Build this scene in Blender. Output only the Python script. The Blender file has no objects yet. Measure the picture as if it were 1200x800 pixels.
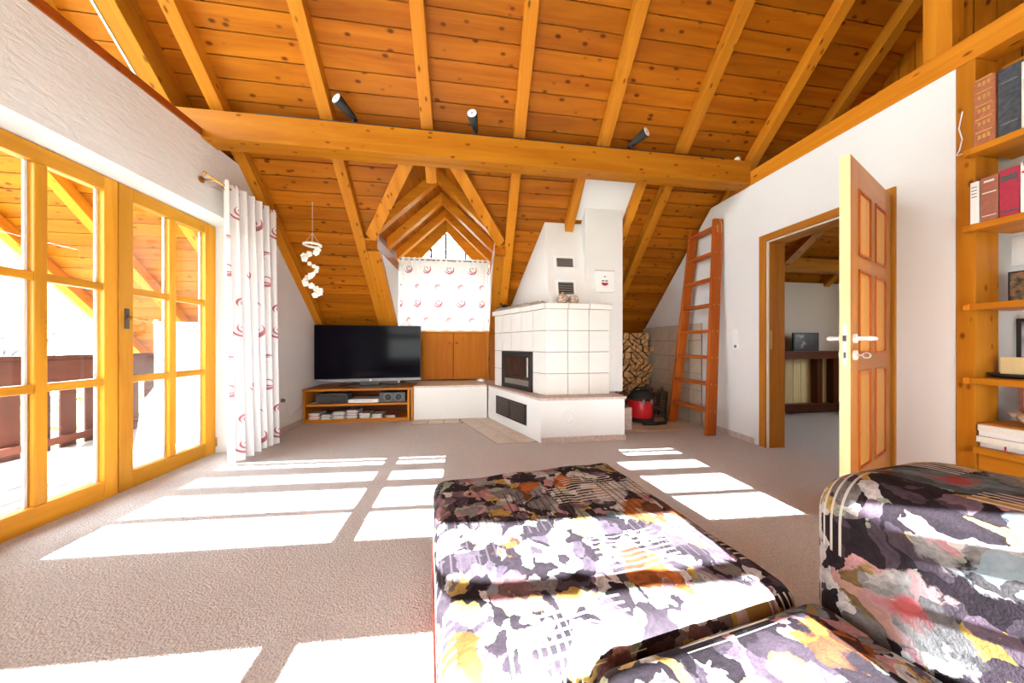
import bpy, bmesh, math, random
from mathutils import Vector, Matrix
random.seed(7)
D = bpy.data
SC = bpy.context.scene
COL = SC.collection
R = math.radians
# ------------------------------------------------------------------ camera
F_PX = 350.0
PSI = math.atan(48.5 / F_PX)
cam_d = D.cameras.new('camera')
cam_d.sensor_width = 36.0
cam_d.lens = F_PX / 1200.0 * 36.0
cam_d.shift_y = 4.0 / 1200.0
cam_d.clip_start = 0.02
cam_d.clip_end = 500
cam = D.objects.new('camera', cam_d)
COL.objects.link(cam)
cam.location = (0, 0, 1.0)
cam.rotation_euler = (R(90), 0, -PSI)
SC.camera = cam
# ------------------------------------------------------------------ world, sun, exposure
W = D.worlds.new('world')
SC.world = W
W.use_nodes = True
wn = W.node_tree
wn.nodes.clear()
w_out = wn.nodes.new('ShaderNodeOutputWorld')
w_bg = wn.nodes.new('ShaderNodeBackground')
w_sky = wn.nodes.new('ShaderNodeTexSky')
w_sky.sky_type = 'HOSEK_WILKIE'
w_sky.turbidity = 6.0
w_sky.ground_albedo = 0.5
w_sky.sun_direction = Vector((0.03, -1.0, 0.35)).normalized()
w_mix = wn.nodes.new('ShaderNodeMixRGB')
w_mix.inputs[0].default_value = 0.72
w_mix.inputs[2].default_value = (0.74, 0.90, 1.0, 1)      # thin bright haze over the blue
wn.links.new(w_sky.outputs[0], w_mix.inputs[1])
wn.links.new(w_mix.outputs[0], w_bg.inputs[0])
w_bg.inputs[1].default_value = 8.5
wn.links.new(w_bg.outputs[0], w_out.inputs[0])

SUN_DIR = Vector((-0.03, 1.0, -0.35)).normalized()
sun_d = D.lights.new('sun_offscreen', 'SUN')
sun_d.energy = 50.0
sun_d.angle = R(0.16)
sun_d.color = (0.77, 0.91, 1.0)
sun = D.objects.new('sun_offscreen', sun_d)
COL.objects.link(sun)
sun.rotation_euler = SUN_DIR.to_track_quat('-Z', 'Y').to_euler()
sun.location = (0, -8, 6)
SC.view_settings.view_transform = 'Standard'
SC.view_settings.look = 'None'
SC.view_settings.gamma = 1.0
SC.view_settings.use_curve_mapping = False
SC.view_settings.exposure = 1.66

# ------------------------------------------------------------------ node helpers
def new_mat(name):
    m = D.materials.new(name)
    m.use_nodes = True
    nt = m.node_tree
    return m, nt, nt.nodes['Principled BSDF']

def nd(nt, t, ins=None, **props):
    n = nt.nodes.new(t)
    for k, v in props.items():
        setattr(n, k, v)
    if ins:
        for k, v in ins.items():
            s = n.inputs[k]
            if hasattr(v, 'is_output'):
                nt.links.new(v, s)
            else:
                s.default_value = v
    return n

def math_n(nt, op, a, b=None, c=None):
    ins = {0: a}
    if b is not None: ins[1] = b
    if c is not None: ins[2] = c
    return nd(nt, 'ShaderNodeMath', ins, operation=op).outputs[0]

def ramp(nt, fac, stops, interp='LINEAR'):
    n = nt.nodes.new('ShaderNodeValToRGB')
    n.color_ramp.interpolation = interp
    e = n.color_ramp.elements
    while len(e) > 1: e.remove(e[-1])
    e[0].position, e[0].color = stops[0][0], (*stops[0][1], 1)
    for p, c in stops[1:]:
        k = e.new(p); k.color = (*c, 1)
    nt.links.new(fac, n.inputs[0])
    return n.outputs[0]

def mixc(nt, fac, a, b, mode='MIX'):
    n = nt.nodes.new('ShaderNodeMixRGB')
    n.blend_type = mode
    for i, v in ((0, fac), (1, a), (2, b)):
        if hasattr(v, 'is_output'): nt.links.new(v, n.inputs[i])
        else: n.inputs[i].default_value = v if i == 0 else (*v, 1)
    return n.outputs[0]

def bump(nt, bsdf, h, strength=0.3, dist=0.01):
    b = nd(nt, 'ShaderNodeBump', {'Height': h, 'Strength': strength, 'Distance': dist})
    nt.links.new(b.outputs[0], bsdf.inputs['Normal'])

def plain(name, col, rough=0.5, metal=0.0, spec=0.5, noise=0.0, nscale=20, bumpk=0.0):
    m, nt, b = new_mat(name)
    b.inputs['Base Color'].default_value = (*col, 1)
    b.inputs['Roughness'].default_value = rough
    b.inputs['Metallic'].default_value = metal
    b.inputs['Specular IOR Level'].default_value = spec
    if noise or bumpk:
        tc = nd(nt, 'ShaderNodeTexCoord')
        nz = nd(nt, 'ShaderNodeTexNoise', {'Vector': tc.outputs['Object'], 'Scale': nscale, 'Detail': 4.0})
        if noise:
            c = ramp(nt, nz.outputs[0], [(0.3, tuple(x * (1 - noise) for x in col)), (0.7, tuple(min(1, x * (1 + noise)) for x in col))])
            nt.links.new(c, b.inputs['Base Color'])
        if bumpk: bump(nt, b, nz.outputs[0], bumpk, 0.01)
    return m

def wood(name, axis, light, dark, rough=0.42, knots=1.0, scale=1.0, spec=0.11):
    """pine / beech timber, grain along the local axis, knots, a random offset per piece"""
    m, nt, b = new_mat(name)
    tc = nd(nt, 'ShaderNodeTexCoord')
    oi = nd(nt, 'ShaderNodeObjectInfo')
    off = nd(nt, 'ShaderNodeVectorMath', {0: oi.outputs['Random'], 1: (37.0, 53.0, 71.0)}, operation='MULTIPLY')
    crd = nd(nt, 'ShaderNodeVectorMath', {0: tc.outputs['Object'], 1: off.outputs[0]}, operation='ADD').outputs[0]
    s_long, s_x = 0.9 * scale, 11.0 * scale
    sc = {'X': (s_long, s_x, s_x), 'Y': (s_x, s_long, s_x), 'Z': (s_x, s_x, s_long)}[axis]
    g = nd(nt, 'ShaderNodeVectorMath', {0: crd, 1: sc}, operation='MULTIPLY').outputs[0]
    n1 = nd(nt, 'ShaderNodeTexNoise', {'Vector': g, 'Scale': 1.0, 'Detail': 5.0, 'Roughness': 0.6, 'Distortion': 0.6})
    g2 = nd(nt, 'ShaderNodeVectorMath', {0: crd, 1: tuple(x * (0.8 if x < 2 else 7) for x in sc)}, operation='MULTIPLY').outputs[0]
    n2 = nd(nt, 'ShaderNodeTexNoise', {'Vector': g2, 'Scale': 1.0, 'Detail': 3.0})
    c = ramp(nt, n1.outputs[0], [(0.28, dark), (0.5, tuple(0.45 * a + 0.55 * z for a, z in zip(dark, light))), (0.68, light)])
    c = mixc(nt, math_n(nt, 'MULTIPLY', n2.outputs[0], 0.28), c, dark)
    tone = math_n(nt, 'MULTIPLY_ADD', oi.outputs['Random'], 0.34, 0.82)
    c = nd(nt, 'ShaderNodeVectorMath', {0: c, 1: tone}, operation='MULTIPLY').outputs[0]
    if knots:
        ks = {'X': (6.5, 13.0, 13.0), 'Y': (13.0, 6.5, 13.0), 'Z': (13.0, 13.0, 6.5)}[axis]
        kv = nd(nt, 'ShaderNodeVectorMath', {0: crd, 1: ks}, operation='MULTIPLY').outputs[0]
        vo = nd(nt, 'ShaderNodeTexVoronoi', {'Vector': kv, 'Scale': 1.0, 'Randomness': 1.0})
        k = nd(nt, 'ShaderNodeMapRange', {0: vo.outputs['Distance'], 1: 0.10 * knots, 2: 0.22 * knots, 3: 0.9, 4: 0.0})
        c = mixc(nt, k.outputs[0], c, (dark[0] * 0.35, dark[1] * 0.26, dark[2] * 0.2))
    nt.links.new(c, b.inputs['Base Color'])
    b.inputs['Roughness'].default_value = rough
    b.inputs['Specular IOR Level'].default_value = spec
    bump(nt, b, n2.outputs[0], 0.06, 0.003)
    return m

PL, PD = (0.47, 0.145, 0.006), (0.27, 0.062, 0.002)
M = {}
for ax in 'XYZ':
    M['pine' + ax] = wood('pine_' + ax, ax, PL, PD)
    M['beam' + ax] = wood('beam_' + ax, ax, (0.62, 0.235, 0.016), (0.44, 0.13, 0.007), knots=0.8)
    M['door' + ax] = wood('oak_' + ax, ax, (0.52, 0.20, 0.026), (0.37, 0.115, 0.012), knots=0, rough=0.3)
    M['frame' + ax] = wood('larch_' + ax, ax, (0.72, 0.33, 0.03), (0.56, 0.21, 0.014), knots=0, rough=0.3)
    M['red' + ax] = wood('ladder_wood_' + ax, ax, (0.46, 0.105, 0.014), (0.33, 0.062, 0.008), knots=0.5, rough=0.35)
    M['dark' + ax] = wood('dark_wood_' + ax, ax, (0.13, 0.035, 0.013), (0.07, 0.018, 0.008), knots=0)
M['dormer'] = M['pineY']
M['dormerX'] = M['beamX']
M['cupZ'] = wood('cupboard_pine', 'Z', (0.50, 0.165, 0.014), (0.38, 0.105, 0.008), knots=0, rough=0.6)
M['cream'] = wood('pale_edge', 'Z', (0.86, 0.68, 0.36), (0.78, 0.58, 0.28), knots=0)

def plaster(name, col, amt=0.35):
    m, nt, b = new_mat(name)
    tc = nd(nt, 'ShaderNodeTexCoord')
    st = nd(nt, 'ShaderNodeVectorMath', {0: tc.outputs['Object'], 1: (1.0, 0.35, 1.0)}, operation='MULTIPLY').outputs[0]
    n = nd(nt, 'ShaderNodeTexNoise', {'Vector': st, 'Scale': 26.0, 'Detail': 6.0, 'Roughness': 0.6, 'Distortion': 0.8})
    n2 = nd(nt, 'ShaderNodeTexNoise', {'Vector': tc.outputs['Object'], 'Scale': 2.0, 'Detail': 3.0})
    c = ramp(nt, n2.outputs[0], [(0.3, tuple(x * 0.97 for x in col)), (0.7, col)])
    nt.links.new(c, b.inputs['Base Color'])
    b.inputs['Roughness'].default_value = 0.9
    b.inputs['Specular IOR Level'].default_value = 0.15
    bump(nt, b, n.outputs[0], amt, 0.02)
    return m
M['plaster'] = plaster('white_plaster', (0.80, 0.77, 0.74))
M['smooth'] = plaster('smooth_plaster', (0.80, 0.77, 0.74), 0.08)
M['tan'] = plaster('tan_plaster', (0.66, 0.55, 0.45), 0.1)

def carpet():
    m, nt, b = new_mat('carpet')
    tc = nd(nt, 'ShaderNodeTexCoord')
    n = nd(nt, 'ShaderNodeTexNoise', {'Vector': tc.outputs['Object'], 'Scale': 95.0, 'Detail': 5.0, 'Roughness': 0.75, 'Distortion': 0.6})
    v = nd(nt, 'ShaderNodeTexVoronoi', {'Vector': tc.outputs['Object'], 'Scale': 130.0})
    n2 = nd(nt, 'ShaderNodeTexNoise', {'Vector': tc.outputs['Object'], 'Scale': 3.5, 'Detail': 4.0})
    st = nd(nt, 'ShaderNodeVectorMath', {0: tc.outputs['Object'], 1: (1.0, 0.45, 1.0)}, operation='MULTIPLY').outputs[0]
    n3 = nd(nt, 'ShaderNodeTexNoise', {'Vector': st, 'Scale': 22.0, 'Detail': 4.0})
    c = ramp(nt, n.outputs[0], [(0.3, (0.47, 0.40, 0.365)), (0.5, (0.64, 0.565, 0.525)), (0.7, (0.77, 0.70, 0.66))])
    c = mixc(nt, math_n(nt, 'MULTIPLY', n2.outputs[0], 0.35), c, (0.62, 0.54, 0.50))
    nt.links.new(c, b.inputs['Base Color'])
    b.inputs['Roughness'].default_value = 1.0
    b.inputs['Specular IOR Level'].default_value = 0.05
    h = math_n(nt, 'ADD', math_n(nt, 'ADD', n.outputs[0], math_n(nt, 'MULTIPLY', v.outputs['Distance'], 0.7)), math_n(nt, 'MULTIPLY', n3.outputs[0], 1.1))
    bump(nt, b, h, 0.75, 0.012)
    return m
M['carpet'] = carpet()

def glass(name, tint=(0.96, 0.97, 0.97), ior=1.45):
    m = D.materials.new(name)
    m.use_nodes = True
    nt = m.node_tree
    nt.nodes.clear()
    o = nd(nt, 'ShaderNodeOutputMaterial')
    ge = nd(nt, 'ShaderNodeNewGeometry')
    io = math_n(nt, 'MULTIPLY_ADD', ge.outputs['Backfacing'], 1.0 / ior - ior, ior)   # same reflection from both sides of the sheet
    fr = nd(nt, 'ShaderNodeFresnel', {'IOR': io})
    tr = nd(nt, 'ShaderNodeBsdfTransparent', {'Color': (*tint, 1)})
    gl = nd(nt, 'ShaderNodeBsdfGlossy', {'Roughness': 0.02})
    mx = nd(nt, 'ShaderNodeMixShader', {0: fr.outputs[0], 1: tr.outputs[0], 2: gl.outputs[0]})
    nt.links.new(mx.outputs[0], o.inputs[0])
    return m
M['glass'] = glass('window_glass')

def cloth_translucent(name, col, tr):
    m = D.materials.new(name)
    m.use_nodes = True
    nt = m.node_tree
    nt.nodes.clear()
    o = nd(nt, 'ShaderNodeOutputMaterial')
    a = nd(nt, 'ShaderNodeBsdfDiffuse', {'Color': (*col, 1)})
    t = nd(nt, 'ShaderNodeBsdfTranslucent', {'Color': (*col, 1)})
    mx = nd(nt, 'ShaderNodeMixShader', {0: tr, 1: a.outputs[0], 2: t.outputs[0]})
    nt.links.new(mx.outputs[0], o.inputs[0])
    return m
M['sun_block'] = cloth_translucent('sun_block_fabric', (0.80, 0.79, 0.77), 0.0)  # opaque cloth of the panels added to hold back the sun

def curtain_mat(name, w, h, red, tr, ground=(0.86, 0.82, 0.80)):
    """white voile with printed crescent swirls, pattern laid out in metres along the cloth (UV)"""
    m = D.materials.new(name)
    m.use_nodes = True
    nt = m.node_tree
    nt.nodes.clear()
    o = nd(nt, 'ShaderNodeOutputMaterial')
    uv = nd(nt, 'ShaderNodeUVMap')
    sp = nd(nt, 'ShaderNodeSeparateXYZ', {0: uv.outputs[0]})
    u, v = sp.outputs[0], sp.outputs[1]
    vr = math_n(nt, 'DIVIDE', v, h)
    row = math_n(nt, 'FLOOR', vr)
    uu = math_n(nt, 'MULTIPLY_ADD', row, 0.5, math_n(nt, 'DIVIDE', u, w))
    dx = math_n(nt, 'MULTIPLY', math_n(nt, 'SUBTRACT', math_n(nt, 'FRACT', uu), 0.5), w)
    dy = math_n(nt, 'MULTIPLY', math_n(nt, 'SUBTRACT', math_n(nt, 'FRACT', vr), 0.5), h)
    wn_ = nd(nt, 'ShaderNodeTexNoise', {'Vector': uv.outputs[0], 'Scale': 60.0})
    def circ(cx, cy, r, ay=1.0):
        a = math_n(nt, 'SUBTRACT', dx, cx)
        b = math_n(nt, 'MULTIPLY', math_n(nt, 'SUBTRACT', dy, cy), ay)
        d = math_n(nt, 'SQRT', math_n(nt, 'ADD', math_n(nt, 'MULTIPLY', a, a), math_n(nt, 'MULTIPLY', b, b)))
        return math_n(nt, 'LESS_THAN', d, r)
    def cres(cx, cy, r, ox, oy, r2, ay=1.15):
        return math_n(nt, 'MULTIPLY', circ(cx, cy, r, ay), math_n(nt, 'SUBTRACT', 1.0, circ(cx + ox, cy + oy, r2, ay)))
    msk = cres(0.0, -0.115, 0.082, -0.010, 0.018, 0.074)
    for q in (cres(0.006, -0.105, 0.056, 0.008, 0.010, 0.052), cres(0.004, -0.108, 0.032, -0.004, -0.008, 0.028),
              cres(0.0, 0.115, 0.052, 0.008, -0.011, 0.046), cres(0.006, 0.110, 0.032, 0.006, -0.004, 0.029)):
        msk = math_n(nt, 'MAXIMUM', msk, q)
    msk = math_n(nt, 'MULTIPLY', msk, 0.85)
    c = mixc(nt, msk, ground, red)
    a = nd(nt, 'ShaderNodeBsdfDiffuse', {'Color': c})
    t = nd(nt, 'ShaderNodeBsdfTranslucent', {'Color': c})
    mx = nd(nt, 'ShaderNodeMixShader', {0: tr, 1: a.outputs[0], 2: t.outputs[0]})
    nt.links.new(mx.outputs[0], o.inputs[0])
    return m
M['curtainL'] = curtain_mat('curtain_print', 0.46, 0.50, (0.42, 0.055, 0.09), 0.12)
M['curtainD'] = curtain_mat('dormer_curtain_print', 0.40, 0.50, (0.42, 0.055, 0.09), 0.12)

def floral(name, seed):
    m, nt, b = new_mat(name)
    tc = nd(nt, 'ShaderNodeTexCoord')
    base = nd(nt, 'ShaderNodeVectorMath', {0: tc.outputs['Object'], 1: (seed, seed * 1.7, 0.3)}, operation='ADD').outputs[0]
    nz = nd(nt, 'ShaderNodeTexNoise', {'Vector': base, 'Scale': 9.0, 'Detail': 4.0})
    dis = nd(nt, 'ShaderNodeVectorMath', {0: nz.outputs['Color'], 1: (0.5, 0.5, 0.5)}, operation='SUBTRACT').outputs[0]
    dis = nd(nt, 'ShaderNodeVectorMath', {0: dis, 1: (0.16, 0.16, 0.16)}, operation='MULTIPLY').outputs[0]
    p = nd(nt, 'ShaderNodeVectorMath', {0: base, 1: dis}, operation='ADD').outputs[0]
    def vor(scale, feat='F1'):
        return nd(nt, 'ShaderNodeTexVoronoi', {'Vector': p, 'Scale': scale, 'Randomness': 1.0}, feature=feat)
    def cellrand(v, ch=0):
        return nd(nt, 'ShaderNodeSeparateColor', {0: v.outputs['Color']}).outputs[ch]
    dk, wh, pk = (0.022, 0.014, 0.017), (0.50, 0.45, 0.43), (0.40, 0.20, 0.20)
    og, mv, bl, oc, gr = (0.42, 0.12, 0.03), (0.14, 0.09, 0.115), (0.20, 0.27, 0.31), (0.40, 0.25, 0.07), (0.16, 0.135, 0.13)
    big = vor(5.8)
    flower = ramp(nt, cellrand(big), [(0.0, wh), (0.22, pk), (0.36, og), (0.46, wh), (0.62, mv), (0.70, bl), (0.80, oc), (0.87, wh), (0.95, pk)], 'CONSTANT')
    inner = ramp(nt, cellrand(big, 1), [(0.0, og), (0.25, dk), (0.45, oc), (0.65, (0.45, 0.22, 0.24)), (0.85, (0.35, 0.05, 0.05))], 'CONSTANT')
    pet = vor(15.0)
    tone = nd(nt, 'ShaderNodeMapRange', {0: cellrand(pet, 1), 1: 0.0, 2: 1.0, 3: 0.45, 4: 1.25})
    grad = nd(nt, 'ShaderNodeMapRange', {0: pet.outputs['Distance'], 1: 0.0, 2: 0.55, 3: 1.15, 4: 0.72})
    brush = nd(nt, 'ShaderNodeTexNoise', {'Vector': p, 'Scale': 46.0, 'Detail': 6.0, 'Roughness': 0.75})
    br2 = nd(nt, 'ShaderNodeMapRange', {0: brush.outputs[0], 1: 0.32, 2: 0.68, 3: 0.5, 4: 1.3})
    k_ = math_n(nt, 'MULTIPLY', math_n(nt, 'MULTIPLY', tone.outputs[0], grad.outputs[0]), br2.outputs[0])
    c = nd(nt, 'ShaderNodeVectorMath', {0: flower, 1: k_}, operation='MULTIPLY').outputs[0]
    petc = ramp(nt, cellrand(pet), [(0.0, dk), (0.18, pk), (0.22, wh), (0.26, oc), (0.32, bl), (0.38, dk)], 'CONSTANT')
    c = mixc(nt, math_n(nt, 'MULTIPLY', math_n(nt, 'LESS_THAN', cellrand(pet), 0.38), 0.65), c, petc)
    hr = nd(nt, 'ShaderNodeMapRange', {0: big.outputs['Distance'], 1: 0.12, 2: 0.24, 3: 0.9, 4: 0.0})
    c = mixc(nt, hr.outputs[0], c, inner)
    gd = nd(nt, 'ShaderNodeMapRange', {0: math_n(nt, 'MULTIPLY_ADD', brush.outputs[0], 0.22, big.outputs['Distance']), 1: 0.57, 2: 0.60, 3: 0.0, 4: 1.0})
    small = vor(24.0)
    leaf = ramp(nt, cellrand(small), [(0.0, dk), (0.40, (0.06, 0.04, 0.05)), (0.52, gr), (0.60, (0.26, 0.27, 0.20)), (0.68, wh), (0.80, pk), (0.86, mv), (0.92, oc)], 'CONSTANT')
    leaf = nd(nt, 'ShaderNodeVectorMath', {0: leaf, 1: br2.outputs[0]}, operation='MULTIPLY').outputs[0]
    c = mixc(nt, gd.outputs[0], c, leaf)
    # worn thread stripes in two directions
    sp = nd(nt, 'ShaderNodeSeparateXYZ', {0: base})
    def stripes(co, freq, duty):
        return math_n(nt, 'LESS_THAN', math_n(nt, 'FRACT', math_n(nt, 'MULTIPLY', co, freq)), duty)
    def patch(scale, thr, off, stretch):
        q = nd(nt, 'ShaderNodeVectorMath', {0: base, 1: off}, operation='ADD').outputs[0]
        q = nd(nt, 'ShaderNodeVectorMath', {0: q, 1: stretch}, operation='MULTIPLY').outputs[0]
        v = nd(nt, 'ShaderNodeTexVoronoi', {'Vector': q, 'Scale': scale}, distance='CHEBYCHEV')
        return math_n(nt, 'MULTIPLY', math_n(nt, 'LESS_THAN', v.outputs['Distance'], 0.34), math_n(nt, 'GREATER_THAN', cellrand(v), thr))
    s1 = math_n(nt, 'MULTIPLY', stripes(sp.outputs[0], 52.0, 0.30), patch(3.6, 0.45, (0, 0, 0), (1.3, 0.8, 0.8)))
    s2 = math_n(nt, 'MULTIPLY', stripes(sp.outputs[1], 52.0, 0.30), patch(3.6, 0.5, (3.3, 1.2, 0.4), (0.8, 1.3, 1.0)))
    c = mixc(nt, math_n(nt, 'MULTIPLY', s1, 0.85), c, (0.72, 0.66, 0.58))
    c = mixc(nt, math_n(nt, 'MULTIPLY', s2, 0.8), c, (0.66, 0.60, 0.52))
    s3 = math_n(nt, 'MULTIPLY', stripes(sp.outputs[0], 40.0, 0.22), patch(2.6, 0.62, (5.1, 2.2, 0.4), (1.0, 1.0, 1.0)))
    c = mixc(nt, math_n(nt, 'MULTIPLY', s3, 0.8), c, (0.06, 0.04, 0.045))
    nt.links.new(c, b.inputs['Base Color'])
    b.inputs['Roughness'].default_value = 0.9
    b.inputs['Specular IOR Level'].default_value = 0.12
    wv = nd(nt, 'ShaderNodeTexNoise', {'Vector': base, 'Scale': 260.0, 'Detail': 2.0})
    bump(nt, b, wv.outputs[0], 0.12, 0.004)
    return m
M['floral1'] = floral('floral_velvet_one', 1.0)
M['floral2'] = floral('floral_velvet_two', 4.2)
M['floral3'] = floral('floral_velvet_three', 8.6)
M['coral'] = plain('coral_fabric', (0.55, 0.09, 0.06), 0.8, noise=0.2, nscale=60)
M['tile'] = plain('cream_glazed_tile', (0.76, 0.71, 0.66), 0.22, noise=0.03, nscale=3)
M['grout'] = plain('grout', (0.27, 0.20, 0.16), 0.9)
M['floortile'] = plain('beige_floor_tile', (0.64, 0.53, 0.42), 0.4, noise=0.10, nscale=6)
M['nooktile'] = plain('tan_floor_tile', (0.64, 0.53, 0.42), 0.4, noise=0.12, nscale=6)
M['walltile'] = plain('tan_wall_tile', (0.62, 0.50, 0.38), 0.35, noise=0.10, nscale=5)
M['darkgrout'] = plain('dark_grout', (0.22, 0.16, 0.12), 0.9)
M['stone'] = plain('pink_stone', (0.56, 0.43, 0.37), 0.6, noise=0.18, nscale=40)
M['black'] = plain('black_plastic', (0.012, 0.011, 0.012), 0.35)
M['matteblack'] = plain('matte_black', (0.02, 0.018, 0.017), 0.7)
M['iron'] = plain('dark_iron', (0.035, 0.03, 0.028), 0.45, metal=0.4)
M['vent'] = plain('bronze_vent', (0.10, 0.075, 0.06), 0.45, metal=0.5)
M['greyvent'] = plain('grey_vent', (0.22, 0.19, 0.17), 0.5, metal=0.3)
M['steel'] = plain('brushed_steel', (0.6, 0.58, 0.56), 0.3, metal=1.0)
M['silver'] = plain('silver_plastic', (0.20, 0.195, 0.195), 0.45, metal=0.3)
M['brass'] = plain('brass', (0.62, 0.38, 0.12), 0.3, metal=1.0)
M['whiteplastic'] = plain('white_plastic', (0.82, 0.80, 0.77), 0.35)
M['white'] = plain('white_paint', (0.85, 0.83, 0.80), 0.5)
M['greyplastic'] = plain('charcoal_plastic', (0.07, 0.068, 0.07), 0.5)
M['speaker'] = plain('speaker_cloth', (0.05, 0.048, 0.05), 0.85, noise=0.3, nscale=150)
M['redpaint'] = plain('red_enamel', (0.60, 0.012, 0.02), 0.25)
M['leather'] = plain('tan_leather', (0.42, 0.13, 0.05), 0.5, noise=0.25, nscale=60, bumpk=0.2)
M['gold'] = plain('gilt', (0.70, 0.42, 0.12), 0.4, metal=0.8)
M['navy'] = plain('worn_dark_cloth', (0.055, 0.06, 0.07), 0.7, noise=0.45, nscale=50, bumpk=0.2)
M['brownbook'] = plain('brown_cloth', (0.36, 0.12, 0.07), 0.6, noise=0.12, nscale=60)
M['redbook'] = plain('crimson_cloth', (0.42, 0.02, 0.05), 0.55, noise=0.12, nscale=60)
M['paper'] = plain('paper', (0.80, 0.74, 0.64), 0.8, noise=0.05, nscale=120)
M['whitebook'] = plain('white_paper_cover', (0.85, 0.83, 0.79), 0.6)
M['ink'] = plain('ink', (0.09, 0.08, 0.08), 0.7)
M['bark'] = plain('log_bark', (0.13, 0.07, 0.04), 0.95, noise=0.4, nscale=30, bumpk=0.4)
M['tvscreen'] = plain('tv_screen', (0.004, 0.003, 0.006), 0.1, spec=0.05)
M['lens'] = plain('lamp_lens', (0.9, 0.88, 0.84), 0.15)
M['oven_glass'] = plain('oven_glass', (0.05, 0.025, 0.018), 0.06, spec=0.7)
M['pebble'] = plain('pebble', (0.34, 0.28, 0.22), 0.7, noise=0.5, nscale=14)
M['ceramic'] = plain('painted_ceramic', (0.50, 0.36, 0.28), 0.25, noise=0.7, nscale=28)
M['darkred'] = plain('dark_red_print', (0.32, 0.01, 0.015), 0.6)
M['shell'] = plain('white_shell', (0.88, 0.84, 0.76), 0.4)
M['concrete'] = plain('house_render', (0.70, 0.69, 0.67), 0.9)
M['roofgrey'] = plain('grey_roof', (0.20, 0.195, 0.20), 0.8)
M['darkpane'] = plain('dark_pane', (0.05, 0.055, 0.065), 0.2)
M['brownrail'] = wood('brown_rail', 'Y', (0.16, 0.05, 0.03), (0.09, 0.028, 0.017), knots=0)
M['brownpost'] = wood('brown_post', 'Z', (0.16, 0.05, 0.03), (0.09, 0.028, 0.017), knots=0)
M['deck'] = wood('bleached_deck', 'Y', (0.50, 0.44, 0.41), (0.38, 0.33, 0.30), knots=0)
M['twig'] = plain('twig', (0.11, 0.085, 0.065), 0.9)
M['leaf'] = plain('leaf', (0.24, 0.24, 0.05), 0.8, noise=0.4, nscale=8)
M['ground'] = plain('grass_ground', (0.18, 0.20, 0.11), 1.0, noise=0.3, nscale=1)
M['voile'] = cloth_translucent('reflection_cloth', (0.80, 0.78, 0.78), 0.4)  # white cloth of the shapes added in place of pane reflections
M['purple'] = plain('photo_purple', (0.25, 0.16, 0.2), 0.5)

def log_mat():
    m, nt, b = new_mat('split_log')
    tc = nd(nt, 'ShaderNodeTexCoord')
    oi = nd(nt, 'ShaderNodeObjectInfo')
    n = nd(nt, 'ShaderNodeTexNoise', {'Vector': tc.outputs['Object'], 'Scale': 30.0, 'Detail': 4.0})
    c = ramp(nt, n.outputs[0], [(0.3, (0.48, 0.22, 0.075)), (0.7, (0.80, 0.46, 0.19))])
    c = nd(nt, 'ShaderNodeVectorMath', {0: c, 1: math_n(nt, 'MULTIPLY_ADD', oi.outputs['Random'], 0.5, 0.65)}, operation='MULTIPLY').outputs[0]
    nt.links.new(c, b.inputs['Base Color'])
    b.inputs['Roughness'].default_value = 0.9
    return m
M['log'] = log_mat()

def picture_mat(name, stops, scale, seed):
    m, nt, b = new_mat(name)
    tc = nd(nt, 'ShaderNodeTexCoord')
    q = nd(nt, 'ShaderNodeVectorMath', {0: tc.outputs['Object'], 1: (seed, seed, seed)}, operation='ADD').outputs[0]
    n = nd(nt, 'ShaderNodeTexNoise', {'Vector': q, 'Scale': scale, 'Detail': 3.0})
    nt.links.new(ramp(nt, n.outputs[0], stops), b.inputs['Base Color'])
    b.inputs['Roughness'].default_value = 0.3
    return m
M['photo_dark'] = picture_mat('dark_photo', [(0.35, (0.012, 0.01, 0.01)), (0.58, (0.05, 0.03, 0.025)), (0.70, (0.45, 0.28, 0.2))], 9, 1)
M['photo_group'] = picture_mat('group_photo', [(0.35, (0.05, 0.04, 0.03)), (0.5, (0.20, 0.16, 0.09)), (0.62, (0.50, 0.16, 0.07)), (0.75, (0.6, 0.5, 0.4))], 40, 3)
M['photo_grey'] = picture_mat('grey_photo', [(0.35, (0.10, 0.09, 0.10)), (0.55, (0.42, 0.37, 0.38)), (0.75, (0.60, 0.55, 0.55))], 18, 6)

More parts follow.
